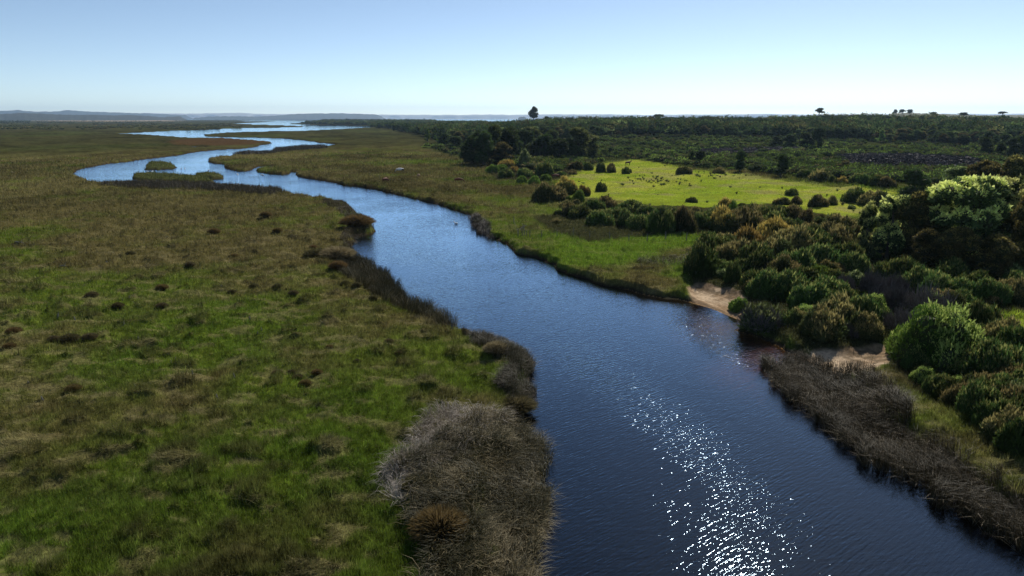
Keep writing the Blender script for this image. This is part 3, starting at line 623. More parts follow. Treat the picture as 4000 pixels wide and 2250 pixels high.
for x, y, w_, h_, k in ((860,590,270,180,'green'),(760,560,130,110,'brown'),(1000,600,250,170,'green'),(950,470,220,110,'brown'),(1120,680,260,170,'green'),(1080,560,240,120,'green'),(1250,640,240,160,'green'),
        (1300,820,290,220,'brown'),(1200,880,280,190,'brown'),(1430,800,240,200,'green'),(1480,880,200,160,'brown'),(1060,810,180,100,'brown'),(1000,800,150,120,'green'),(1560,800,200,150,'green'),(1330,700,220,150,'green')):
    B(c4, x, y, w_, h_, k, {'green': 'dark green gorse bush between the two sandy beaches', 'brown': 'brownish gorse bush between the two sandy beaches'}[k], G3, big=True)
B(c4, 900, 440, 180, 80, 'dead', 'low grey dead shrub capping the gorse above the upper beach')
B(c4, 800, 800, 260, 190, 'greygreen', 'grey green bush with bare branches leaning over the river', cat='bush')
B(c4, 780, 800, 250, 150, 'dead', 'bare grey branches of a shrub leaning over the river')
B(c4, 650, 640, 120, 90, 'bright', 'small light green bush at the right end of the upper beach')
B(c4, 1500, 640, 220, 220, 'dead', 'tallest grey dead shrub, standing up between the gorse and the dark trees')
B(c4, 1370, 540, 140, 90, 'dead', 'low purplish dead shrub left of the tallest one')
B(c4, 1680, 560, 160, 110, 'dead', 'small grey dead shrub right of the tallest one')
B(c4, 1640, 720, 270, 150, 'dead', 'sprawling purple grey dead shrub beside light leaves')
B(c4, 1870, 740, 300, 170, 'dead', 'wide grey dead shrub behind the broadleaf bush')
B(c4, 1730, 850, 220, 130, 'dead', 'dead brown shrub above the lower beach')
B(c4, 1400, 880, 160, 90, 'dead', 'bleached bare branches over the shaded part of the lower beach')
B(c4, 1550, 740, 170, 150, 'laurel', 'glossy light leaved bush between the dead shrubs')
B(c4, 1950, 1120, 640, 480, 'laurel', 'very large glossy broadleaf bush beside the lower beach')
B(c4, 1880, 1180, 180, 130, 'laurel', 'low glossy bush hanging below the very large one')
B(c4, 2250, 860, 240, 210, 'green', 'green gorse bush on the skyline of the large broadleaf bush', big=True)
B(c4, 2390, 960, 230, 210, 'brown', 'brown gorse bush beside the small sunny lawn', big=True)
for x, y, w_, h_, k in ((1700,500,260,140,'green'),(1880,560,260,130,'green'),(1780,480,200,120,'brown'),(1980,620,260,150,'green'),(2130,640,240,160,'green'),(2300,640,240,150,'green'),(2450,620,220,170,'brown'),(2520,560,220,150,'green'),(2200,560,220,140,'green'),(2060,500,220,130,'green')):
    B(c4, x, y, w_, h_, k, 'dark green bush at the foot of the tall trees on the right', 'bushes under the tall trees on the right', big=True)
for x, y, w_, h_, k in ((2060,1230,190,130,'green'),(2150,1300,210,150,'brown'),(2250,1370,230,170,'green'),(2340,1450,250,180,'green'),(2440,1530,270,190,'brown'),(2560,1640,300,220,'green'),(1990,1180,150,100,'green')):
    B(c4, x-25, y+75, w_, h_+40, k, 'low dark bush in the row directly behind the right bank reeds', 'bushes behind the right bank reeds', big=True)
for x, y, w_, h_, k, lb_ in ((2180,1180,300,200,'green','dark bush directly under the right side of the broadleaf bush'),(2330,1360,300,240,'green','wide dark bush behind the reeds near the right edge'),(2560,1560,300,300,'green','lowest dark bush at the right edge, behind the reeds'),(2440,1280,280,220,'brown','brownish bush between two dark ones near the right edge'),(2350,1200,380,230,'green','large dark bush below the broadleaf bush'),(2500,1080,300,260,'green','dark conifer like bush at the right edge below the lawn'),(2480,1400,260,220,'greygreen','blue green bush at the right edge above the reeds'),(2230,1300,260,150,'brown','low dark bush behind the reeds on the right'),(2620,1300,300,280,'green','dark bush cut by the right edge above the reeds')):
    B(c4, x, y, w_, h_, k, lb_, big=True)

# ------------------------------------------------------------------ trees
TREE = {'dark': [tree_mesh(600+j, ('dark', 'round'), 6000, .42) for j in range(3)],
        'mid': [tree_mesh(610+j, ('mid', 'round'), 6000, .42) for j in range(3)],
        'brown': [tree_mesh(620+j, ('brown', 'round'), 6000, .42) for j in range(2)],
        'olive': [tree_mesh(630+j, ('olive', 'round'), 6000, .42) for j in range(2)],
        'lime': [tree_mesh(640+j, ('lime', 'cone'), 3500, .45, crown0=.12, lobes=16) for j in range(2)],
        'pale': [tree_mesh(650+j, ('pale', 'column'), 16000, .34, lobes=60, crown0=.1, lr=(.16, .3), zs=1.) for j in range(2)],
        'tall': [tree_mesh(660+j, ('dark', 'cone'), 7000, .42, crown0=.12, lobes=30) for j in range(2)],
        'bigdark': [tree_mesh(670+j, ('brown', 'round'), 16000, .36, lobes=40, crown0=.12) for j in range(2)],
        'flat': [tree_mesh(680+j, ('dark', 'round'), 4000, .5, zs=.7, crown0=.42, lobes=26, trunk=.4) for j in range(2)]}
NM = {'dark': 'evergreen_tree', 'mid': 'broadleaf_tree', 'brown': 'broadleaf_tree', 'olive': 'broadleaf_tree', 'lime': 'young_tree', 'pale': 'pale_topped_tree', 'tall': 'conifer', 'bigdark': 'evergreen_tree', 'flat': 'umbrella_tree'}
def tree(f, x, y, wpx, hpx, kind, label, group=None, rng_=None, back=.3):
    px, py = f(x, y); k = {c0: 1/OV, c1: 1.7173, c2: 1.84, c3: 1.7173, c4: 1.7047}[f]
    p = P(px, py) if rng_ is None else at_range(px, py, rng_)
    D = project(*p)[2]; W_ = wpx/k*D/F; H_ = hpx/k*D/F
    dl = math.atan2(CAM_H, math.hypot(p[0], p[1])); dirn = p[:2]/np.hypot(*p[:2])
    if rng_ is None:
        c = p[:2]+dirn*W_*back; H_ = (H_-back*W_*math.sin(dl))/math.cos(dl); z = gz(*c)
    else: c = p[:2]; z = p[2]
    pr = random.choice(TREE[kind]); used.append((c[0], c[1], W_/2))
    return put(NM[kind], label, 'tree', pr, (c[0], c[1], z), random.uniform(0, 6.28), (W_/8.2, W_/8.2, H_/10.), group, ('crown', 'trunk'))
T_ = tree
T_(c3, 2120, 1180, 520, 600, 'pale', 'tallest tree with sunlit cream colour over its rounded crown', back=.15)
T_(c3, 2370, 1160, 430, 560, 'pale', 'wide cream topped tree touching the tallest one', back=.15)
T_(c3, 1900, 1120, 330, 430, 'pale', 'shorter cream topped tree at the left foot of the tallest one', back=.15)
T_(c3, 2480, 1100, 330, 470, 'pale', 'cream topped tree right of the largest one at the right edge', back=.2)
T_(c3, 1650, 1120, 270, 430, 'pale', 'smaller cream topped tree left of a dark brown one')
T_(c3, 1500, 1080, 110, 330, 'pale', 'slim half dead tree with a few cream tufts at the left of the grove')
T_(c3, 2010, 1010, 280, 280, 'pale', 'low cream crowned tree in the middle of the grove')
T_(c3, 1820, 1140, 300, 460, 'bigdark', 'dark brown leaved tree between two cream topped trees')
T_(c3, 1130, 1010, 66, 78, 'pale', 'tiny cream topped sapling in the gorse')
T_(c3, 1355, 1020, 110, 70, 'pale', 'small cream topped sapling beside the slim half dead tree')
T_(c3, 2560, 1080, 300, 520, 'olive', 'tall olive green tree filling the right edge behind the bushes', back=.2)
T_(c3, 1740, 1010, 240, 300, 'olive', 'olive green tree between the slim half dead tree and the brown one')
T_(c3, 1820, 745, 200, 240, 'dark', 'dark evergreen behind the cream topped grove')
T_(c3, 2120, 690, 200, 190, 'olive', 'pale olive crowned tree behind the grove on the right')
T_(c3, 2270, 760, 220, 300, 'bigdark', 'dark tree with golden brown top, left of the right edge tree')
T_(c3, 2470, 770, 260, 340, 'bigdark', 'tall dark tree with golden brown top at the right edge')
T_(c3, 2570, 1250, 300, 560, 'bigdark', 'deep shaded tree trunked at the right edge of the grove')
T_(c3, 2100, 1260, 300, 330, 'bigdark', 'shaded dark tree under the largest cream topped tree')
T_(c3, 1900, 1230, 260, 300, 'bigdark', 'shaded dark tree filling the foot of the grove')
T_(c3, 2350, 1290, 300, 330, 'bigdark', 'shaded dark tree right of the foot of the grove')
G4 = 'tall dark trees in the clump left of the pasture'
for x, y, w_, h_, k in ((1180,500,170,190,'dark'),(1270,505,170,230,'dark'),(1230,470,150,200,'dark'),(1400,500,180,160,'brown'),(1330,480,170,250,'mid'),(1450,470,170,230,'dark'),(1390,400,150,160,'olive'),(1520,460,130,130,'dark'),(1560,440,170,190,'dark'),(1680,470,190,160,'dark'),(1600,400,150,130,'brown'),(1720,470,170,180,'dark'),(1810,480,150,160,'dark'),(1870,470,150,150,'mid'),(1760,400,150,150,'mid'),(1200,400,130,120,'mid'),(1060,380,110,90,'dark'),(990,360,100,90,'dark')):
    T_(c2, x, y, w_, h_, k, 'tall dark tree in the dense clump left of the pasture' if k == 'dark' else ('brown leaved tree in the dense clump left of the pasture' if k == 'brown' else 'greener tree in the dense clump left of the pasture'), G4)
T_(c2, 1930, 470, 230, 230, 'olive', 'pale olive tree with billowing crown at the right of the dark clump')
T_(c2, 2030, 460, 150, 170, 'olive', 'second pale olive tree, at the outer right end of the dark clump')
T_(c2, 1590, 400, 200, 170, 'olive', 'pale topped tree rising behind the middle of the dark clump')
T_(c2, 868, 330, 50, 92, 'lime', 'slim light green tree at the left edge of the wood')
T_(c2, 922, 325, 40, 44, 'lime', 'small light green tree beside the slim one at the wood edge')
T_(c2, 1013, 325, 54, 50, 'lime', 'rounder light green tree right of the two at the wood edge')
for x, y, w_, h_, k in ((665,518,92,135,'dark'),(940,552,104,150,'dark'),(1000,350,110,92,'dark'),(910,345,90,72,'dark'),(1110,352,110,100,'dark'),(1190,357,90,140,'dark'),(1240,375,44,34,'dark'),(1365,520,90,80,'brown'),(400,470,70,90,'dark'),(345,455,50,80,'mid')):
    T_(c3, x, y, w_, h_, k, 'dark upright tree scattered in the scrub beyond the pasture', 'scattered trees beyond the pasture')
for x, y, w_, h_ in ((212,440,40,66),(315,395,34,66),(392,385,30,52),(1115,535,40,48),(1175,512,26,30),(1250,500,50,40),(1605,528,46,34),(600,360,26,36),(682,370,24,36),(742,345,30,34),(240,340,26,36),(745,475,30,40),(385,360,30,30),(1560,540,30,36),(2290,415,50,50)):
    T_(c3, x, y, w_, h_, 'lime', 'small light green conical tree in the scrub beyond the pasture', 'small conical trees in the scrub')
for x, y, w_, h_ in ((2300,415,110,130),(2410,420,70,100),(2490,425,110,140),(2560,420,110,150)):
    T_(c3, x, y, w_, h_, 'dark', 'dark tree in the row at the right edge below the wooded ridge', 'dark row below the wooded ridge')
# skyline landmarks
T_(c0, 1343, 306, 24, 36, 'mid', 'tall solitary tree standing above the wood on the skyline', rng_=1150)
T_(c0, 1375, 304, 16, 11, 'dark', 'small round tree just right of the tall solitary one', rng_=1150)
T_(c0, 2060, 294, 26, 21, 'flat', 'lone umbrella shaped tree on the skyline ridge', rng_=1000)
T_(c0, 1657, 301, 30, 13, 'dark', 'broad dome shaped tree at the left end of the ridge skyline', rng_=1150)
T_(c0, 1640, 300, 12, 7, 'flat', 'small umbrella tree left of the broad dome shaped one', rng_=1150)
for x, wpx in ((2251, 14), (2269, 20), (2287, 18)): T_(c0, x, 290, wpx-2, 14, 'flat', 'umbrella tree in the trio on the distant rise at the right', 'trio of umbrella trees on the distant rise', rng_=2000)
T_(c0, 2522, 291, 22, 10, 'flat', 'umbrella tree on the skyline near the right edge', rng_=1500)
T_(c0, 2347, 292, 16, 10, 'dark', 'round tree on the skyline right of the umbrella trio', rng_=1100)
T_(c0, 2425, 291, 24, 8, 'dark', 'broad low tree on the skyline near the right edge', rng_=1100)

# the wood on the rise: nearest 300 trees one by one, the rest as one mass
bx = [-300, 1050, 1250, 1450, 1640, 1700, 1800, 2330, 2500, 2900, 3300, 3800, 4000, 4400]
by = [465, 480, 488, 497, 527, 545, 560, 548, 537, 540, 552, 570, 590, 620]
def wood_points():
    out = []
    for r0, r1, sp_ in ((330, 700, 7.), (700, 1080, 8.), (1080, 2600, 11.)):
        xs = np.arange(-900, 1300, sp_); ys = np.arange(250, r1+10, sp_)
        X, Y = np.meshgrid(xs, ys); X = X.ravel()+RNG.uniform(-.45, .45, X.size)*sp_; Y = Y.ravel()+RNG.uniform(-.45, .45, Y.size)*sp_
        R = np.hypot(X, Y); E = elev(X, Y)+.5; px, py, dp = project(X, Y, E)
        ok = (R > r0) & (R < r1) & (py < np.interp(px, bx, by)+(vnoise(X/25, Y/25, 90)-.5)*14) & (px > 1100) & (px < 4150) & (dp > 0)
        if r0 >= 1080: ok &= (px < 1900)
        ok &= water_sd(X, Y) < -4
        ok &= fbm(X/30, Y/30, 3, 91) > .33
        out.append(np.stack([X[ok], Y[ok]], 1))
    return np.concatenate(out)
WP = wood_points(); Rw = np.hypot(WP[:, 0], WP[:, 1]); order = np.argsort(Rw); WP = WP[order]
near, rest = WP[:290], WP[290:]
Wz = height(near[:, 0], near[:, 1])
for (x, y), z in zip(near, Wz):
    k = random.choices(['dark', 'mid', 'brown', 'olive', 'lime'], [5, 4, 3, 1, .6])[0]; s = random.uniform(.5, 1.25)
    put(NM[k], {'dark': 'dark evergreen tree on the near edge of the wood covering the rise', 'mid': 'mid green tree on the near edge of the wood covering the rise', 'brown': 'brownish tree on the near edge of the wood covering the rise', 'olive': 'pale olive tree on the near edge of the wood covering the rise', 'lime': 'light green young tree on the near edge of the wood covering the rise'}[k],
        'tree', random.choice(TREE[k]), (x, y, z), random.uniform(0, 6.28), (s*.95, s*.95, s*.8), k+' trees on the near edge of the wood', ('crown', 'trunk'))
def mass(name, pts, n_leaf, rad, hgt, cols, weights, label, leaf=1.0, seed=5, mat=None, zs=1.0, corec=(.026, .030, .013)):
    rng = np.random.default_rng(seed); n = len(pts)
    R0 = rng.uniform(*rad, n); H0 = rng.uniform(*hgt, n); Z0 = height(pts[:, 0], pts[:, 1])
    ci = rng.choice(len(cols), n, p=A(weights)/sum(weights)); R0 = R0*np.where(rng.random(n) < .08, 1.35, 1); zn = fbm(pts[:, 0]/26, pts[:, 1]/26, 3, 95)[:, None]; tc_ = A(cols)[ci]*rng.uniform(.5, 1.5, (n, 1))*(.35+1.3*zn)
    m = n*n_leaf; ti = np.repeat(np.arange(n), n_leaf); d = rdir(m, rng); d[:, 2] = np.abs(d[:, 2])*1.1-.15
    rr_ = rng.uniform(.75, 1.08, m)*(1+.25*(vnoise(d[:, 0]*2.5+ti*3.1, d[:, 1]*2.5+d[:, 2]*2, 3)-.5)*2)
    c = np.stack([pts[ti, 0], pts[ti, 1], Z0[ti]+H0[ti]*.52], 1)
    p = c+d*np.stack([R0[ti]*rr_, R0[ti]*rr_, H0[ti]*.48*rr_], 1)
    ld = d*.7+rng.normal(size=(m, 3))*.7+A([0, 0, .3]); ld /= np.linalg.norm(ld, axis=1)[:, None]
    sv = np.cross(ld, rdir(m, rng)); sv /= np.linalg.norm(sv, axis=1)[:, None]+1e-6
    L_ = (R0[ti]*leaf*.33)*rng.uniform(.6, 1.4, m)
    V = np.stack([p, p+ld*(L_*.5)[:, None]+sv*(L_*.32)[:, None], p+ld*L_[:, None], p+ld*(L_*.5)[:, None]-sv*(L_*.32)[:, None]], 1).reshape(-1, 3)
    C = np.repeat(tc_[ti]*rng.uniform(.65, 1.45, (m, 1)), 4, 0)
    v1, f1 = ico(1); k = len(v1)
    cv = (v1[None]*np.stack([R0*.78, R0*.78, H0*.40], 1)[:, None]*rng.uniform(.85, 1.1, (n, k, 1))+np.stack([pts[:, 0], pts[:, 1], Z0+H0*.5], 1)[:, None]).reshape(-1, 3)
    cf = (f1[None]+(np.arange(n)*k)[:, None, None]).reshape(-1, 3)
    me = joinm(name, [(V, np.arange(4*m).reshape(-1, 4), None, C), (cv, None, cf, np.tile(A(corec), (len(cv), 1)))])
    return tag(obj(name, me, mat or M_MASS), label, None, None, 'stuff')
WC = ([.020, .030, .009], [.036, .046, .014], [.044, .040, .015], [.062, .072, .022])
print('WOOD', len(WP))
mass('woodland', rest, 90, (2.4, 7.5), (4.5, 12.5), WC, [4, 4, 3, 1], 'dense wood covering the low rise up to the skyline', leaf=.75)
# scrub between pasture and wood
def scatter(pl, n, seed, extra=0, clump=0, avoid=()):
    rng = np.random.default_rng(seed); q = A([project(x, y, elev(x, y)) for x, y in pl])[:, :2]; out = []
    while len(out) < n:
        px = rng.uniform(q[:, 0].min(), q[:, 0].max()); py = rng.uniform(q[:, 1].min(), q[:, 1].max())
        if poly_sd(q, np.array([px]), np.array([py]))[0] < extra: continue
        p = P(px, py)
        if poly_sd(PASTURE, np.array([p[0]]), np.array([p[1]]))[0] > -2: continue
        if clump and fbm(np.array([p[0]/22.]), np.array([p[1]/22.]), 3, 93)[0] < clump*rng.uniform(.8, 1.2): continue
        if any(poly_sd(q_, np.array([p[0]]), np.array([p[1]]))[0] > -1 for q_ in avoid): continue
        out.append((p[0], p[1], px, py))
    return out
LBL = {'green': 'low green gorse bush in the open scrub beyond the pasture', 'bright': 'yellow green shrub in the open scrub beyond the pasture', 'brown': 'brown gorse bush in the open scrub beyond the pasture', 'greygreen': 'pale leaved shrub in the open scrub beyond the pasture'}
for x, y, px, py in scatter(SCRUB, 170, 3):
    k = random.choices(['green', 'bright', 'brown', 'greygreen'], [5, 5, 3, 1])[0]; s = random.uniform(.9, 2.6)*(1 if k != 'green' else 1.6)
    if any((x-u)**2+(y-v)**2 < (r_*.8)**2 for u, v, r_ in used): continue
    if poly_sd(PURPLE, np.array([x]), np.array([y]))[0] > 0: continue
    put('gorse_bush' if k in ('green', 'brown') else 'leafy_shrub', LBL[k], 'bush' if k in ('green', 'brown') else 'shrub', random.choice(BUSH[k]), (x, y, gz(x, y)-.1), random.uniform(0, 6.28), (s, s, s*random.uniform(.9, 1.4)), k+' shrubs in the scrub beyond the pasture')
sc = A([(x, y) for x, y, _, _ in scatter(SCRUB, 5600, 4, 0, .44, (PURPLE, PURPLE2))])
mass('scrub', sc, 50, (.6, 2.9), (.6, 3.0), ([.050, .066, .014], [.030, .042, .012], [.045, .036, .018], [.075, .095, .018]), [4, 3, 2, 3], 'low mixed scrub of heath and young growth beyond the pasture', seed=8, leaf=.7)
def deadfield(pl, n, seed, label):
    pts = A([(x, y) for x, y, _, _ in scatter(pl, n, seed)])
    return mass('dead_scrub', pts, 60, (.8, 2.0), (.9, 2.0), ([.045, .036, .036], [.075, .062, .060], [.035, .028, .026]), [3, 2, 2], label, seed=seed, mat=M_TWIG, leaf=.9, corec=(.03, .024, .024))
deadfield(PURPLE, 1100, 21, 'wide dark purple grey patch of dead scrub beyond the pasture hedge')
deadfield(PURPLE2, 300, 22, 'narrow grey patch of dead scrub in the green scrub')
# far left scrub, far right-bank trees
def region(px0, px1, py0, py1, n, seed, clump=.45):
    rng = np.random.default_rng(seed); out = []
    for _ in range(n*6):
        px, py = rng.uniform(px0, px1), rng.uniform(py0, py1); p = P(px, py)
        if vnoise(np.array([px/55.]), np.array([py/5.]), seed)[0] < clump: continue
        out.append(p[:2])
        if len(out) >= n: break
    q = A(out); return q[water_sd(q[:, 0], q[:, 1]) < -6]
mass('scrub', region(-150, 950, 462, 508, 2200, 31, .5), 24, (1.8, 4.5), (1.2, 3.6), ([.05, .055, .02], [.04, .04, .018], [.07, .055, .025]), [3, 3, 2], 'dark scrub scattered over the far left plain', seed=9)
mass('scrub', region(-150, 120, 462, 482, 500, 35, .1), 24, (3, 6), (3, 8), ([.035, .042, .018], [.04, .04, .018]), [3, 2], 'taller dark thicket at the far left edge', seed=12)
tl = []
for x in np.linspace(1255, 1700, 300):
    for k in range(2):
        p = P(x+random.uniform(-3, 3), 475+random.uniform(0, 5)+(x > 1480)*random.uniform(0, 12)); tl.append(p[:2])
tl = A(tl); tl = tl[water_sd(tl[:, 0], tl[:, 1]) < -5]
mass('woodland', tl, 40, (6, 12), (9, 15), WC, [4, 3, 2, 1], 'distant belt of dark trees along the far bank of the estuary', seed=10)
# small tufts on the pasture
rng = np.random.default_rng(77); tf = []
q = A([project(x, y, elev(x, y)) for x, y in PASTURE])[:, :2]
while len(tf) < 130:
    if rng.random() < .33: px, py = c3(rng.normal(120, 110), rng.normal(580, 26))
    elif rng.random() < .4: px, py = c3(rng.normal(480, 130), rng.normal(545, 14))
    else: px, py = rng.uniform(q[:, 0].min(), q[:, 0].max()), rng.uniform(q[:, 1].min(), q[:, 1].max())
    if poly_sd(q, np.array([px]), np.array([py]))[0] > 0: tf.append(P(px, py)[:2])
mass('tufts', A(tf), 40, (.12, .5), (.25, .8), ([.035, .05, .015], [.05, .045, .02]), [3, 2], 'small dark rush tufts dotted over the bright pasture', seed=13, leaf=1.3)
for q_, n_, lb_ in ((THICKETS[0], 150, 'gorse undergrowth bush filling the big thicket on the right bank'), (THICKETS[1], 26, 'gorse undergrowth bush filling the belt along the near pasture edge'), (THICKETS[2], 12, 'gorse undergrowth bush filling the thicket left of the pasture')):
    rng = np.random.default_rng(n_); pr_ = A([project(x, y, elev(x, y)) for x, y in q_])[:, :2]; k_ = 0
    while k_ < n_:
        px, py = rng.uniform(pr_[:, 0].min(), min(4100, pr_[:, 0].max())), rng.uniform(pr_[:, 1].min(), pr_[:, 1].max()); p = P(px, py); k_ += 1
        if poly_sd(q_, np.array([p[0]]), np.array([p[1]]))[0] < 1.3 or beach_sd(np.array([p[0]]), np.array([p[1]]))[0] > -1.6: continue
        s = rng.uniform(1.1, 2.3)*(1 if q_ is THICKETS[0] else .62); kd = random.choice(['green', 'green', 'brown', 'greygreen', 'laurel'] if q_ is THICKETS[0] else ['green', 'green', 'brown', 'greygreen']); pr = random.choice(BIGB[kd] if kd in BIGB else BUSH[kd])
        put('gorse_bush' if kd in ('green', 'brown') else 'leafy_shrub', lb_ if kd in ('green', 'brown') else lb_.replace('gorse undergrowth bush', 'light leaved undergrowth shrub'), 'bush', pr, (p[0], p[1], gz(p[0], p[1])-.05), rng.uniform(0, 6.28), (s*rng.uniform(.8, 1.3), s*rng.uniform(.8, 1.3), s*rng.uniform(.9, 1.7)), lb_ if kd in ('green', 'brown') else lb_.replace('gorse undergrowth bush', 'light leaved undergrowth shrub'))

# ------------------------------------------------------------------ tussocks, stumps, driftwood on the left meadow
def tussock_mesh(seed, n=2600, cols=([.06, .042, .018], [.12, .080, .035])):
    rng = np.random.default_rng(seed); q = np.sqrt(rng.random(n))*.55; a_ = rng.uniform(0, 6.283, n)
    bx_, by_ = q*np.cos(a_), q*np.sin(a_); bz = .35*np.sqrt(np.maximum(0, 1-(q/.6)**2)); lean = .15+q*1.7+rng.normal(0, .12, n)
    L_ = rng.uniform(.45, .75, n); la = a_+rng.normal(0, .35, n)
    d = np.stack([np.cos(la)*np.sin(lean), np.sin(la)*np.sin(lean), np.cos(lean)], 1)
    s = rdir(n, rng)*.018; base = np.stack([bx_, by_, bz], 1)
    k = base+d*(L_*.6)[:, None]; tip = k+(d+A([0, 0, -.45]))*(L_*.4)[:, None]
    V = np.stack([base-s, base+s, k+s, k-s, tip], 1).reshape(-1, 3); b5 = np.arange(n)*5
    C = np.repeat(A(cols[0])+(A(cols[1])-A(cols[0]))*rng.random((n, 1)), 5, 0)
    v = IV*A([.45, .45, .30])*rng.uniform(.9, 1.1, (len(IV), 1)); v[:, 2] = np.maximum(v[:, 2], -.1)
    V0 = len(V)
    return mesh_np('tussock', np.concatenate([V, v]), np.stack([b5, b5+1, b5+2, b5+3], 1), np.concatenate([np.stack([b5+3, b5+2, b5+4], 1), IF+V0]), np.concatenate([C, np.tile([.05, .035, .02], (len(v), 1))]))
TU = {'rust': [tussock_mesh(1), tussock_mesh(2)], 'dark': [tussock_mesh(3, cols=([.035, .030, .014], [.11, .085, .045])), tussock_mesh(4, cols=([.030, .030, .012], [.09, .075, .035]))], 'pale': [tussock_mesh(5, cols=([.085, .068, .032], [.21, .17, .095]))]}
def tussock(x, y, wpx, hpx, k, label, group=None, f=c0):
    px, py = f(x, y); p = P(px, py); D = project(*p)[2]; W_ = wpx*OV*D/F; H_ = max(hpx*OV*D/F*.9, .35*W_)
    d = p[:2]/np.hypot(*p[:2]); c = p[:2]+d*W_*.3
    o = obj('grass_tussock', random.choice(TU[k]), M_GRASS, None, (c[0], c[1], max(.1, gz(*c)-.05))); o.scale = (W_/1.7, W_/1.7, H_/.85); o.rotation_euler[2] = random.uniform(0, 6)
    return tag(o, label, 'tussock', group)
tussock(900, 588, 76, 34, 'rust', 'big rusty grass tussock on the left bank point, jutting into the river')
tussock(1110, 1420, 135, 95, 'rust', 'largest orange brown tussock at the bottom of the picture beside the reeds')
tussock(850, 668, 80, 34, 'pale', 'pale combed straw tussock inland of the reed bend')
tussock(852, 700, 42, 26, 'rust', 'small rusty tussock below the pale combed one')
tussock(800, 665, 60, 26, 'dark', 'dark tussock left of the pale combed one')
tussock(1250, 925, 62, 34, 'pale', 'grey straw tussock on the left bank point above the reed bed')
tussock(1300, 1050, 90, 44, 'dark', 'dark tussock topping the upper end of the reed bed')
tussock(1060, 1290, 90, 50, 'dark', 'dark tussock on the inland side of the reed bed')
tussock(1480, 1600, 60, 40, 'dark', 'dark tussock below the reed bed') if False else None
TG = 'dark tussocks scattered over the left meadow'
for x, y, w_ in ((752,985,50),(800,975,46),(735,965,40),(700,970,50),(770,1000,50),(830,900,34),(180,885,80),(230,880,60),(140,885,50),(40,865,60),(30,905,50),(190,1015,60),(262,1018,50),(640,740,40),(585,755,36),(700,745,40),(740,765,44),(410,745,50),(300,800,50),(410,790,48),(235,770,50),(480,690,44),(590,660,40),(330,660,40),(540,600,50),(670,560,50),(806,547,56),(860,562,50),(700,600,40),(790,640,40),(980,890,40),(1005,920,36),(900,745,44),(940,780,40),(870,735,40),(900,940,36),(1050,800,60),(1110,830,50),(940,720,40),(1165,850,60)):
    if (x*7+y*3) % 5 in (1, 3): continue
    tussock(x, y, w_*.55, w_*.34, random.choice(['dark', 'dark', 'rust']), 'low dark brown tussock scattered in the left meadow', TG)
def stump_mesh(seed):
    rng = np.random.default_rng(seed); parts = []
    top = A([rng.uniform(-.15, .15), rng.uniform(-.15, .15), rng.uniform(.5, .9)])
    V, Qd = tube([A([0, 0, -.15]), top*.4+A([.02, 0, 0]), top], [.17, .11, .03], 8); parts.append((V, Qd, None, np.ones((len(V), 3))))
    for i in range(3):
        a_ = rng.uniform(0, 6.28); e_ = A([math.cos(a_)*.28, math.sin(a_)*.28, -.08]); V, Qd = tube([A([0, 0, .12]), e_*.6+A([0, 0, .06]), e_], [.07, .05, .02], 5); parts.append((V, Qd, None, np.ones((len(V), 3))))
    V, Qd = tube([top*.5, top*.6+A([.16, .05, .1])], [.05, .015], 5); parts.append((V, Qd, None, np.ones((len(V), 3))))
    return joinm('stump', parts)
SM = [stump_mesh(i) for i in range(4)]
for x, y in ((296,706),(302,704),(312,776),(328,774),(630,822),(592,978),(548,1030),(76,985),(112,1032),(158,811),(150,822),(193,832),(315,841),(272,680),(560,742),(582,735),(345,1004),(432,935),(445,933),(488,975),(660,850),(650,858),(350,875)):
    p = P(*c0(x, y)); o = obj('tree_stump', random.choice(SM), M_WOOD, None, (p[0], p[1], gz(p[0], p[1])-.02)); s = random.uniform(.4, .75); o.scale = (s, s, s*random.uniform(.8, 1.3)); o.rotation_euler[2] = random.uniform(0, 6)
    tag(o, 'small weathered grey tree stump in the left meadow grass', 'stump', 'weathered stumps in the left meadow')
def log(x0, y0, x1, y1, r, label, rise=.1):
    a_, b_ = P(*c0(x0, y0)), P(*c0(x1, y1)); a_[2] = gz(*a_[:2])+r; b_[2] = gz(*b_[:2])+r+rise; m_ = (a_+b_)/2+A([0, 0, .06])
    V, Qd = tube([a_-a_, m_-a_, b_-a_], [r, r*.8, r*.3], 7); V2, Q2 = tube([m_-a_, (m_-a_)*1.3+A([.1, .2, .35])], [r*.5, r*.15], 5)
    me = joinm('log', [(V, Qd, None, np.ones((len(V), 3))), (V2, Q2, None, np.ones((len(V2), 3)))])
    tag(obj('driftwood', me, M_WOOD, None, a_), label, 'driftwood')
log(153, 684, 172, 687, .10, 'bleached white driftwood lying in the upper left meadow', .2)
log(42, 626, 66, 628, .14, 'grey driftwood log near the left edge of the meadow')
log(1308, 590, 1325, 588, .12, 'bleached fallen branch beside the fence posts on the right bank', .5)
log(2052, 1056, 2075, 1060, .07, 'white stick floating by the right bank reeds', 0)
log(893, 600, 900, 604, .10, 'pale driftwood at the foot of the rusty tussock', .2)

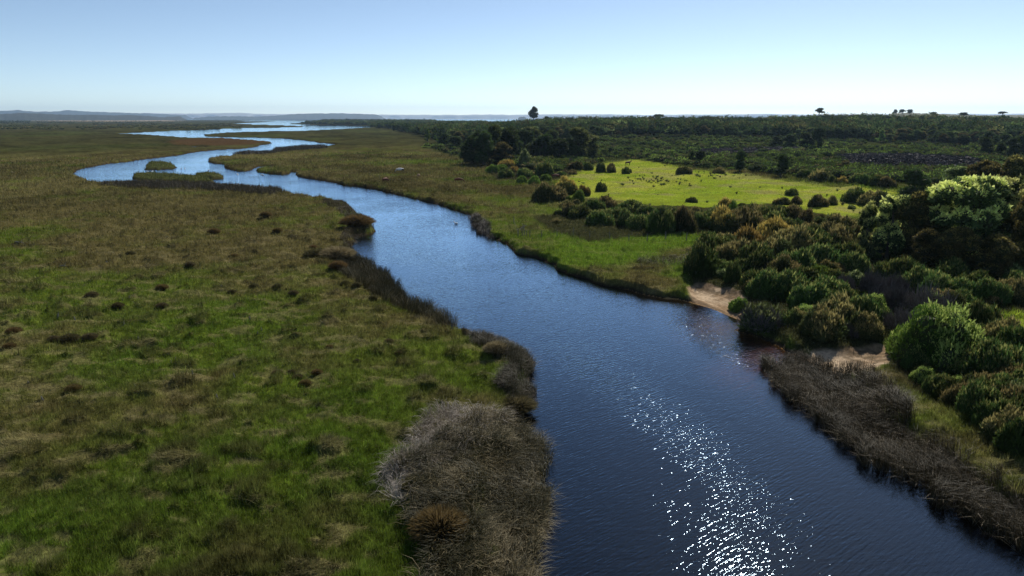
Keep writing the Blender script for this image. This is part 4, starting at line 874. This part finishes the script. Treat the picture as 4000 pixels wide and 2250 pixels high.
# ------------------------------------------------------------------ fence on the right bank
fr = bpy.data.objects.new('wire_fence', None); COL.objects.link(fr)
fp = [c2(1485,945),c2(1515,1030),c2(1600,1035),c2(1685,1042),c2(1795,1035),c2(1910,1045),c2(2030,1047),c2(2172,1055),c2(2312,1062),c2(2442,1066),c4(170,188),c4(305,196),c4(440,205),c4(575,210)]
W0 = P(*fp[1]); fr.location = (W0[0], W0[1], 0); tag(fr, 'low wire fence with thin weathered posts crossing the right bank turf', 'fence')
tops = []
for i, q_ in enumerate(fp):
    p = P(*q_); z = gz(p[0], p[1]); h_ = 1.15+.25*random.random(); ln = A([random.uniform(-.08, .08), random.uniform(-.08, .08)])
    V, Qd = tube([A([0, 0, -.3]), A([ln[0]*.5, ln[1]*.5, h_*.5]), A([ln[0], ln[1], h_])], [.075, .07, .06], 6)
    o = obj('post', mesh_np('post', V, Qd), M_WOOD, fr, (p[0]-W0[0], p[1]-W0[1], z)); tops.append(A([p[0]-W0[0], p[1]-W0[1], z]))
for hh in (.35, .7, 1.05):
    ps = []
    for i in range(len(tops)-1): ps += [tops[i]+A([0, 0, hh]), (tops[i]+tops[i+1])/2+A([0, 0, hh-.05])]
    V, Qd = tube(ps+[tops[-1]+A([0, 0, hh])], [.006]*(len(ps)+1), 4); obj('wire', mesh_np('wire', V, Qd), M_WOOD, fr)
for i, (x, y) in enumerate(((1545,1030),(1560,1025),(1575,1030),(1552,1000),(140,528),(225,530),(520,610),(2195,480))):
    p = P(*c2(x, y)); V, Qd = tube([A([0, 0, -.3]), A([.03, 0, .6]), A([.1*(i % 3-1), .05, 1.25])], [.07, .06, .045], 6)
    tag(obj('wooden_post', mesh_np('post', V, Qd), M_WOOD, None, (p[0], p[1], gz(p[0], p[1]))), 'leaning weathered post standing on the right bank turf', 'post', 'loose posts on the right bank')

# ------------------------------------------------------------------ animals
def animal(kind):
    H = dict(cow=(1.35, 2.1, .36, .05), horse=(1.5, 2.0, .33, .3))[kind]
    sh, ln, rb, nk = H; z = sh-rb
    pts = [(-ln*.42, 0, z+.05, rb*.8), (-ln*.2, 0, z-.02, rb*1.0), (ln*.05, 0, z-.05, rb*1.08), (ln*.3, 0, z+.0, rb*.95)]
    ed = [(0, 1), (1, 2), (2, 3)]
    def ad_(p, to): pts.append(p); ed.append((to, len(pts)-1)); return len(pts)-1
    if kind == 'cow':
        n1_ = ad_((ln*.47, 0, z-.05, .2), 3); h_ = ad_((ln*.62, .02, z-.45, .13), n1_); ad_((ln*.70, .03, z-.78, .085), h_)
        e1 = ad_((ln*.60, .14, z-.36, .05), h_); e2 = ad_((ln*.60, -.14, z-.36, .05), h_)
    else:
        n1_ = ad_((ln*.46, 0, z+.25, .17), 3); h_ = ad_((ln*.60, 0, z+.55, .12), n1_); ad_((ln*.76, 0, z+.32, .075), h_)
        ad_((ln*.59, .05, z+.72, .03), h_); ad_((ln*.59, -.05, z+.72, .03), h_)
    for sx, top in ((-.40, 0), (.30, 3)):
        for sy in (-1, 1):
            k1 = ad_((ln*sx, sy*.17, z-.15, .16), top); off = -.06 if sx < 0 else 0
            k2 = ad_((ln*sx+off+(.05 if sx < 0 else 0), sy*.19, z*.50, .075), k1); k3 = ad_((ln*sx+off, sy*.19, z*.25, .05), k2); k4 = ad_((ln*sx+off, sy*.19, .03, .055), k3)
    t1 = ad_((-ln*.50, 0, z+.12, .05), 0); ad_((-ln*.54, 0, z-.45, .03), t1)
    me = bpy.data.meshes.new(kind+'_body'); me.from_pydata([p[:3] for p in pts], ed, []); o = bpy.data.objects.new(kind, me); COL.objects.link(o)
    md = o.modifiers.new('skin', 'SKIN')
    for i, p in enumerate(pts): me.skin_vertices[0].data[i].radius = (p[3], p[3])
    me.skin_vertices[0].data[2].use_root = True
    sb = o.modifiers.new('sub', 'SUBSURF'); sb.levels = sb.render_levels = 1
    dg = bpy.context.evaluated_depsgraph_get(); me2 = bpy.data.meshes.new_from_object(o.evaluated_get(dg)); bpy.data.objects.remove(o)
    me2.polygons.foreach_set('use_smooth', np.ones(len(me2.polygons), bool)); return me2
M_RED = plain('brown_hide', (.12, .035, .015), (.16, .05, .02), 2, .7); M_PIED = plain('pied_hide', (.03, .025, .02), (.75, .72, .66), .9, .7)
M_PIED.node_tree.nodes['Color Ramp'].color_ramp.elements[0].position = .44; M_PIED.node_tree.nodes['Color Ramp'].color_ramp.elements[1].position = .46
M_TAN = plain('tan_hide', (.28, .14, .06), (.5, .36, .22), 1.2, .7); M_BAY = plain('bay_hide', (.045, .02, .012), (.08, .035, .02), 2, .6)
cow = animal('cow'); horse = animal('horse'); M_HORN = plain('horn', (.5, .45, .36), (.6, .55, .45), 5)
def beast(me, m, f, x, y, rz, label, cat, s=1.15):
    p = P(*f(x, y)); me = me.copy(); me.materials.clear(); o = obj(cat, me, m, None, (p[0], p[1], gz(p[0], p[1])-.03)); o.rotation_euler[2] = math.radians(rz); o.scale = (s, s, s)
    return tag(o, label, cat)
beast(cow, M_PIED, c2, 668, 552, 185, 'white and dark patched cow grazing on the right bank marsh', 'cow', 1.3)
beast(cow, M_RED, c2, 563, 629, 60, 'brown cow seen nearly end on, grazing closest to the river', 'cow', 1.15)
beast(cow, M_TAN, c2, 802, 598, 120, 'tan and white calf grazing behind the brown cows', 'cow', .9)
beast(cow, M_RED, c2, 1090, 637, 5, 'reddish brown cow standing side on in the open grass', 'cow', 1.2)
beast(cow, M_RED, c2, 1785, 604, 170, 'dark red cow on the left tip of the pasture by the gorse', 'cow', 1.1)
beast(horse, M_BAY, c2, 2305, 508, 12, 'dark bay horse standing at the far edge of the pasture', 'horse', 1.15)
# water birds
M_WHITE = plain('white_feathers', (.75, .75, .73), (.85, .85, .83), 5, .6)
def bird_mesh():
    Vb, Qb = tube([A([-.45, 0, .16]), A([-.3, 0, .14]), A([0, 0, .14]), A([.28, 0, .16]), A([.38, 0, .24]), A([.42, 0, .42]), A([.46, 0, .52]), A([.55, 0, .50]), A([.64, 0, .47])], [.02, .12, .19, .12, .07, .045, .06, .05, .015], 8)
    return mesh_np('bird', Vb, Qb, smooth=True)
bm_ = bird_mesh()
for f, x, y in ((c1,1215,482),(c1,1400,492),(c1,1595,519),(c1,1755,521),(c1,1765,525),(c1,990,500),(c1,1022,499),(c1,1240,480),(c2,1070,911)):
    p = P(*f(x, y)); d = ray(*f(x, y)); t_ = -CAM_H/d[2]; o = obj('swan', bm_, M_WHITE, None, (d[0]*t_, d[1]*t_, 0)); o.rotation_euler[2] = random.uniform(0, 6.28)
    tag(o, 'small white water bird floating on the river', 'bird', 'white birds on the river') if f is c1 else tag(o, 'lone white bird on the near reach of the river', 'bird')

# ------------------------------------------------------------------ distance: hills, islets, fog bank, haze
def hill(name, prof, r, depth, m, label, f=c1, base=-1, rough=1.):
    xs = np.linspace(prof[0][0], prof[-1][0], 160); ys = np.interp(xs, [q[0] for q in prof], [q[1] for q in prof])
    rows = [(0, .0), (.12, .45), (.3, .85), (.5, 1.), (.75, .7), (1, 0)]; V = []; Cc = []
    for i, (x, y) in enumerate(zip(xs, ys)):
        px, py = f(x, y); top = at_range(px, py, r)
        hh = max(0.5, top[2]+(float(vnoise(np.array([i*.6]), np.array([r*.01]), 3)[0])-.5)*rough); dn = top[:2]/np.hypot(*top[:2])
        end = min(1, min(i, 159-i)/5)
        for a_, b_ in rows:
            j = (float(vnoise(np.array([i*.45]), np.array([a_*9]), 5)[0])-.5)*.25
            V.append((*(top[:2]+dn*depth*(a_-.3+j*.15)), base+(hh-base)*max(0, b_+j*(0 < b_ < 1))*end))
    k = len(rows); Qd = [(i*k+j, (i+1)*k+j, (i+1)*k+j+1, i*k+j+1) for i in range(159) for j in range(k-1)]
    return tag(obj(name, mesh_np(name, V, Qd, smooth=True), m), label, None, None, 'structure')
M_HILL = plain('wooded_hill', (.012, .018, .009), (.028, .034, .016), .02, .95, 0)
hill('hill', [(-400,112),(0,110),(100,108),(150,102),(250,108),(400,113),(500,118),(600,116),(750,120),(850,117),(950,120),(1050,130),(1110,137),(1115,129),(1200,128),(1265,141)], 7600, 1300, M_HILL, 'dark wooded ridge along the far left horizon', rough=6)
hill('hill', [(1270,140),(1400,128),(1600,126),(1700,129),(1850,122),(1950,112),(2100,107),(2250,106),(2400,110),(2520,112),(2545,122),(2600,142)], 14000, 3000, M_HILL, 'pale blue headland ending in a cliff on the horizon', rough=10)
hill('hill', [(-400,98),(50,88),(120,84),(250,96),(400,92),(440,84),(560,92),(700,98),(1000,108),(1300,120)], 17500, 2500, M_HILL, 'faint mountains beyond the wooded ridge at the left', rough=10)
hill('hill', [(1640,118),(1700,104),(1800,101),(1900,106),(2000,108),(2100,114),(2300,120),(2500,118),(2700,120)], 1950, 700, plain('grassy_rise', (.035, .045, .018), (.07, .075, .03), .05, .95, 0), 'distant grassy rise carrying umbrella trees', f=c3, rough=1.5)
for f, pr, lb_ in ((c2, [(1515,150),(1525,142),(1560,138),(1578,150)], 'pale rocky islet left of the tall solitary tree'), (c2, [(1815,152),(1830,142),(1850,150)], 'smallest pale islet, right of the tall solitary tree'), (c2, [(2125,152),(2150,138),(2165,138),(2185,150)], 'rounded pale islet before the ridge skyline')):
    hill('islet', pr, 9500, 300, M_HILL, lb_, f=f, rough=1)
# belts of trees on the far estuary flats
for x0, x1, y, n_, h_, lb_ in ((0, 1100, 465.5, 260, (8, 14), 'thin belt of trees far across the left plain'),):
    q = A([P(x, y+random.uniform(-.6, .6))[:2] for x in np.linspace(x0, x1, n_)]); q = q[water_sd(q[:, 0], q[:, 1]) < -5]
# fog bank over the sea
M_FOG, t, o = nodes('fog_bank'); L = t.links.new
df = N(t, 'ShaderNodeBsdfDiffuse'); df.inputs[0].default_value = (.9, .9, .9, 1); tl_ = N(t, 'ShaderNodeBsdfTranslucent'); tl_.inputs[0].default_value = (.95, .93, .92, 1)
mx = N(t, 'ShaderNodeMixShader'); mx.inputs[0].default_value = .6; L(df.outputs[0], mx.inputs[1]); L(tl_.outputs[0], mx.inputs[2]); L(mx.outputs[0], o.inputs[0])
na, nk = 700, 9; V = []
for i in range(na):
    a_ = math.radians(-50+100*i/(na-1)); base_h = 190 if math.degrees(a_) > -12 else 220
    hh = base_h*(.55+.35*float(fbm(np.array([i*.035]), np.array([.3]), 4, 3)[0])+.18*float(fbm(np.array([i*.25]), np.array([4.3]), 3, 8)[0]))
    for k in range(nk):
        u = k/(nk-1)*math.pi; rr_ = 27000-math.cos(u)*1500*(1+.2*float(vnoise(np.array([i*.3]), np.array([k*1.]), 4)[0]))
        V.append((rr_*math.sin(a_), rr_*math.cos(a_), -2+hh*math.sin(u)**.6))
Qd = [(i*nk+k, (i+1)*nk+k, (i+1)*nk+k+1, i*nk+k+1) for i in range(na-1) for k in range(nk-1)]
tag(obj('fog_bank', mesh_np('fog_bank', V, Qd, smooth=True), M_FOG), 'low white fog bank along the sea horizon', None, None, 'stuff')
HAZE = 4.0e-5
M_HAZE, t, o = nodes('haze'); pv = N(t, 'ShaderNodeVolumePrincipled'); pv.inputs['Density'].default_value = HAZE; pv.inputs['Color'].default_value = (.50, .72, 1, 1)
pv.inputs['Anisotropy'].default_value = .3
t.links.new(pv.outputs[0], o.inputs['Volume'])
hx, z0_, z1_ = 20600, -4, 330
V = [(x, y, z) for z in (z0_, z1_) for x, y in ((-hx, -hx), (hx, -hx), (hx, hx), (-hx, hx))]
me = mesh_np('haze', V, [(3, 2, 1, 0), (4, 5, 6, 7), (0, 1, 5, 4), (1, 2, 6, 5), (2, 3, 7, 6), (3, 0, 4, 7)])
tag(obj('haze', me, M_HAZE), 'thin blue sea haze over the whole plain', None, None, 'stuff')
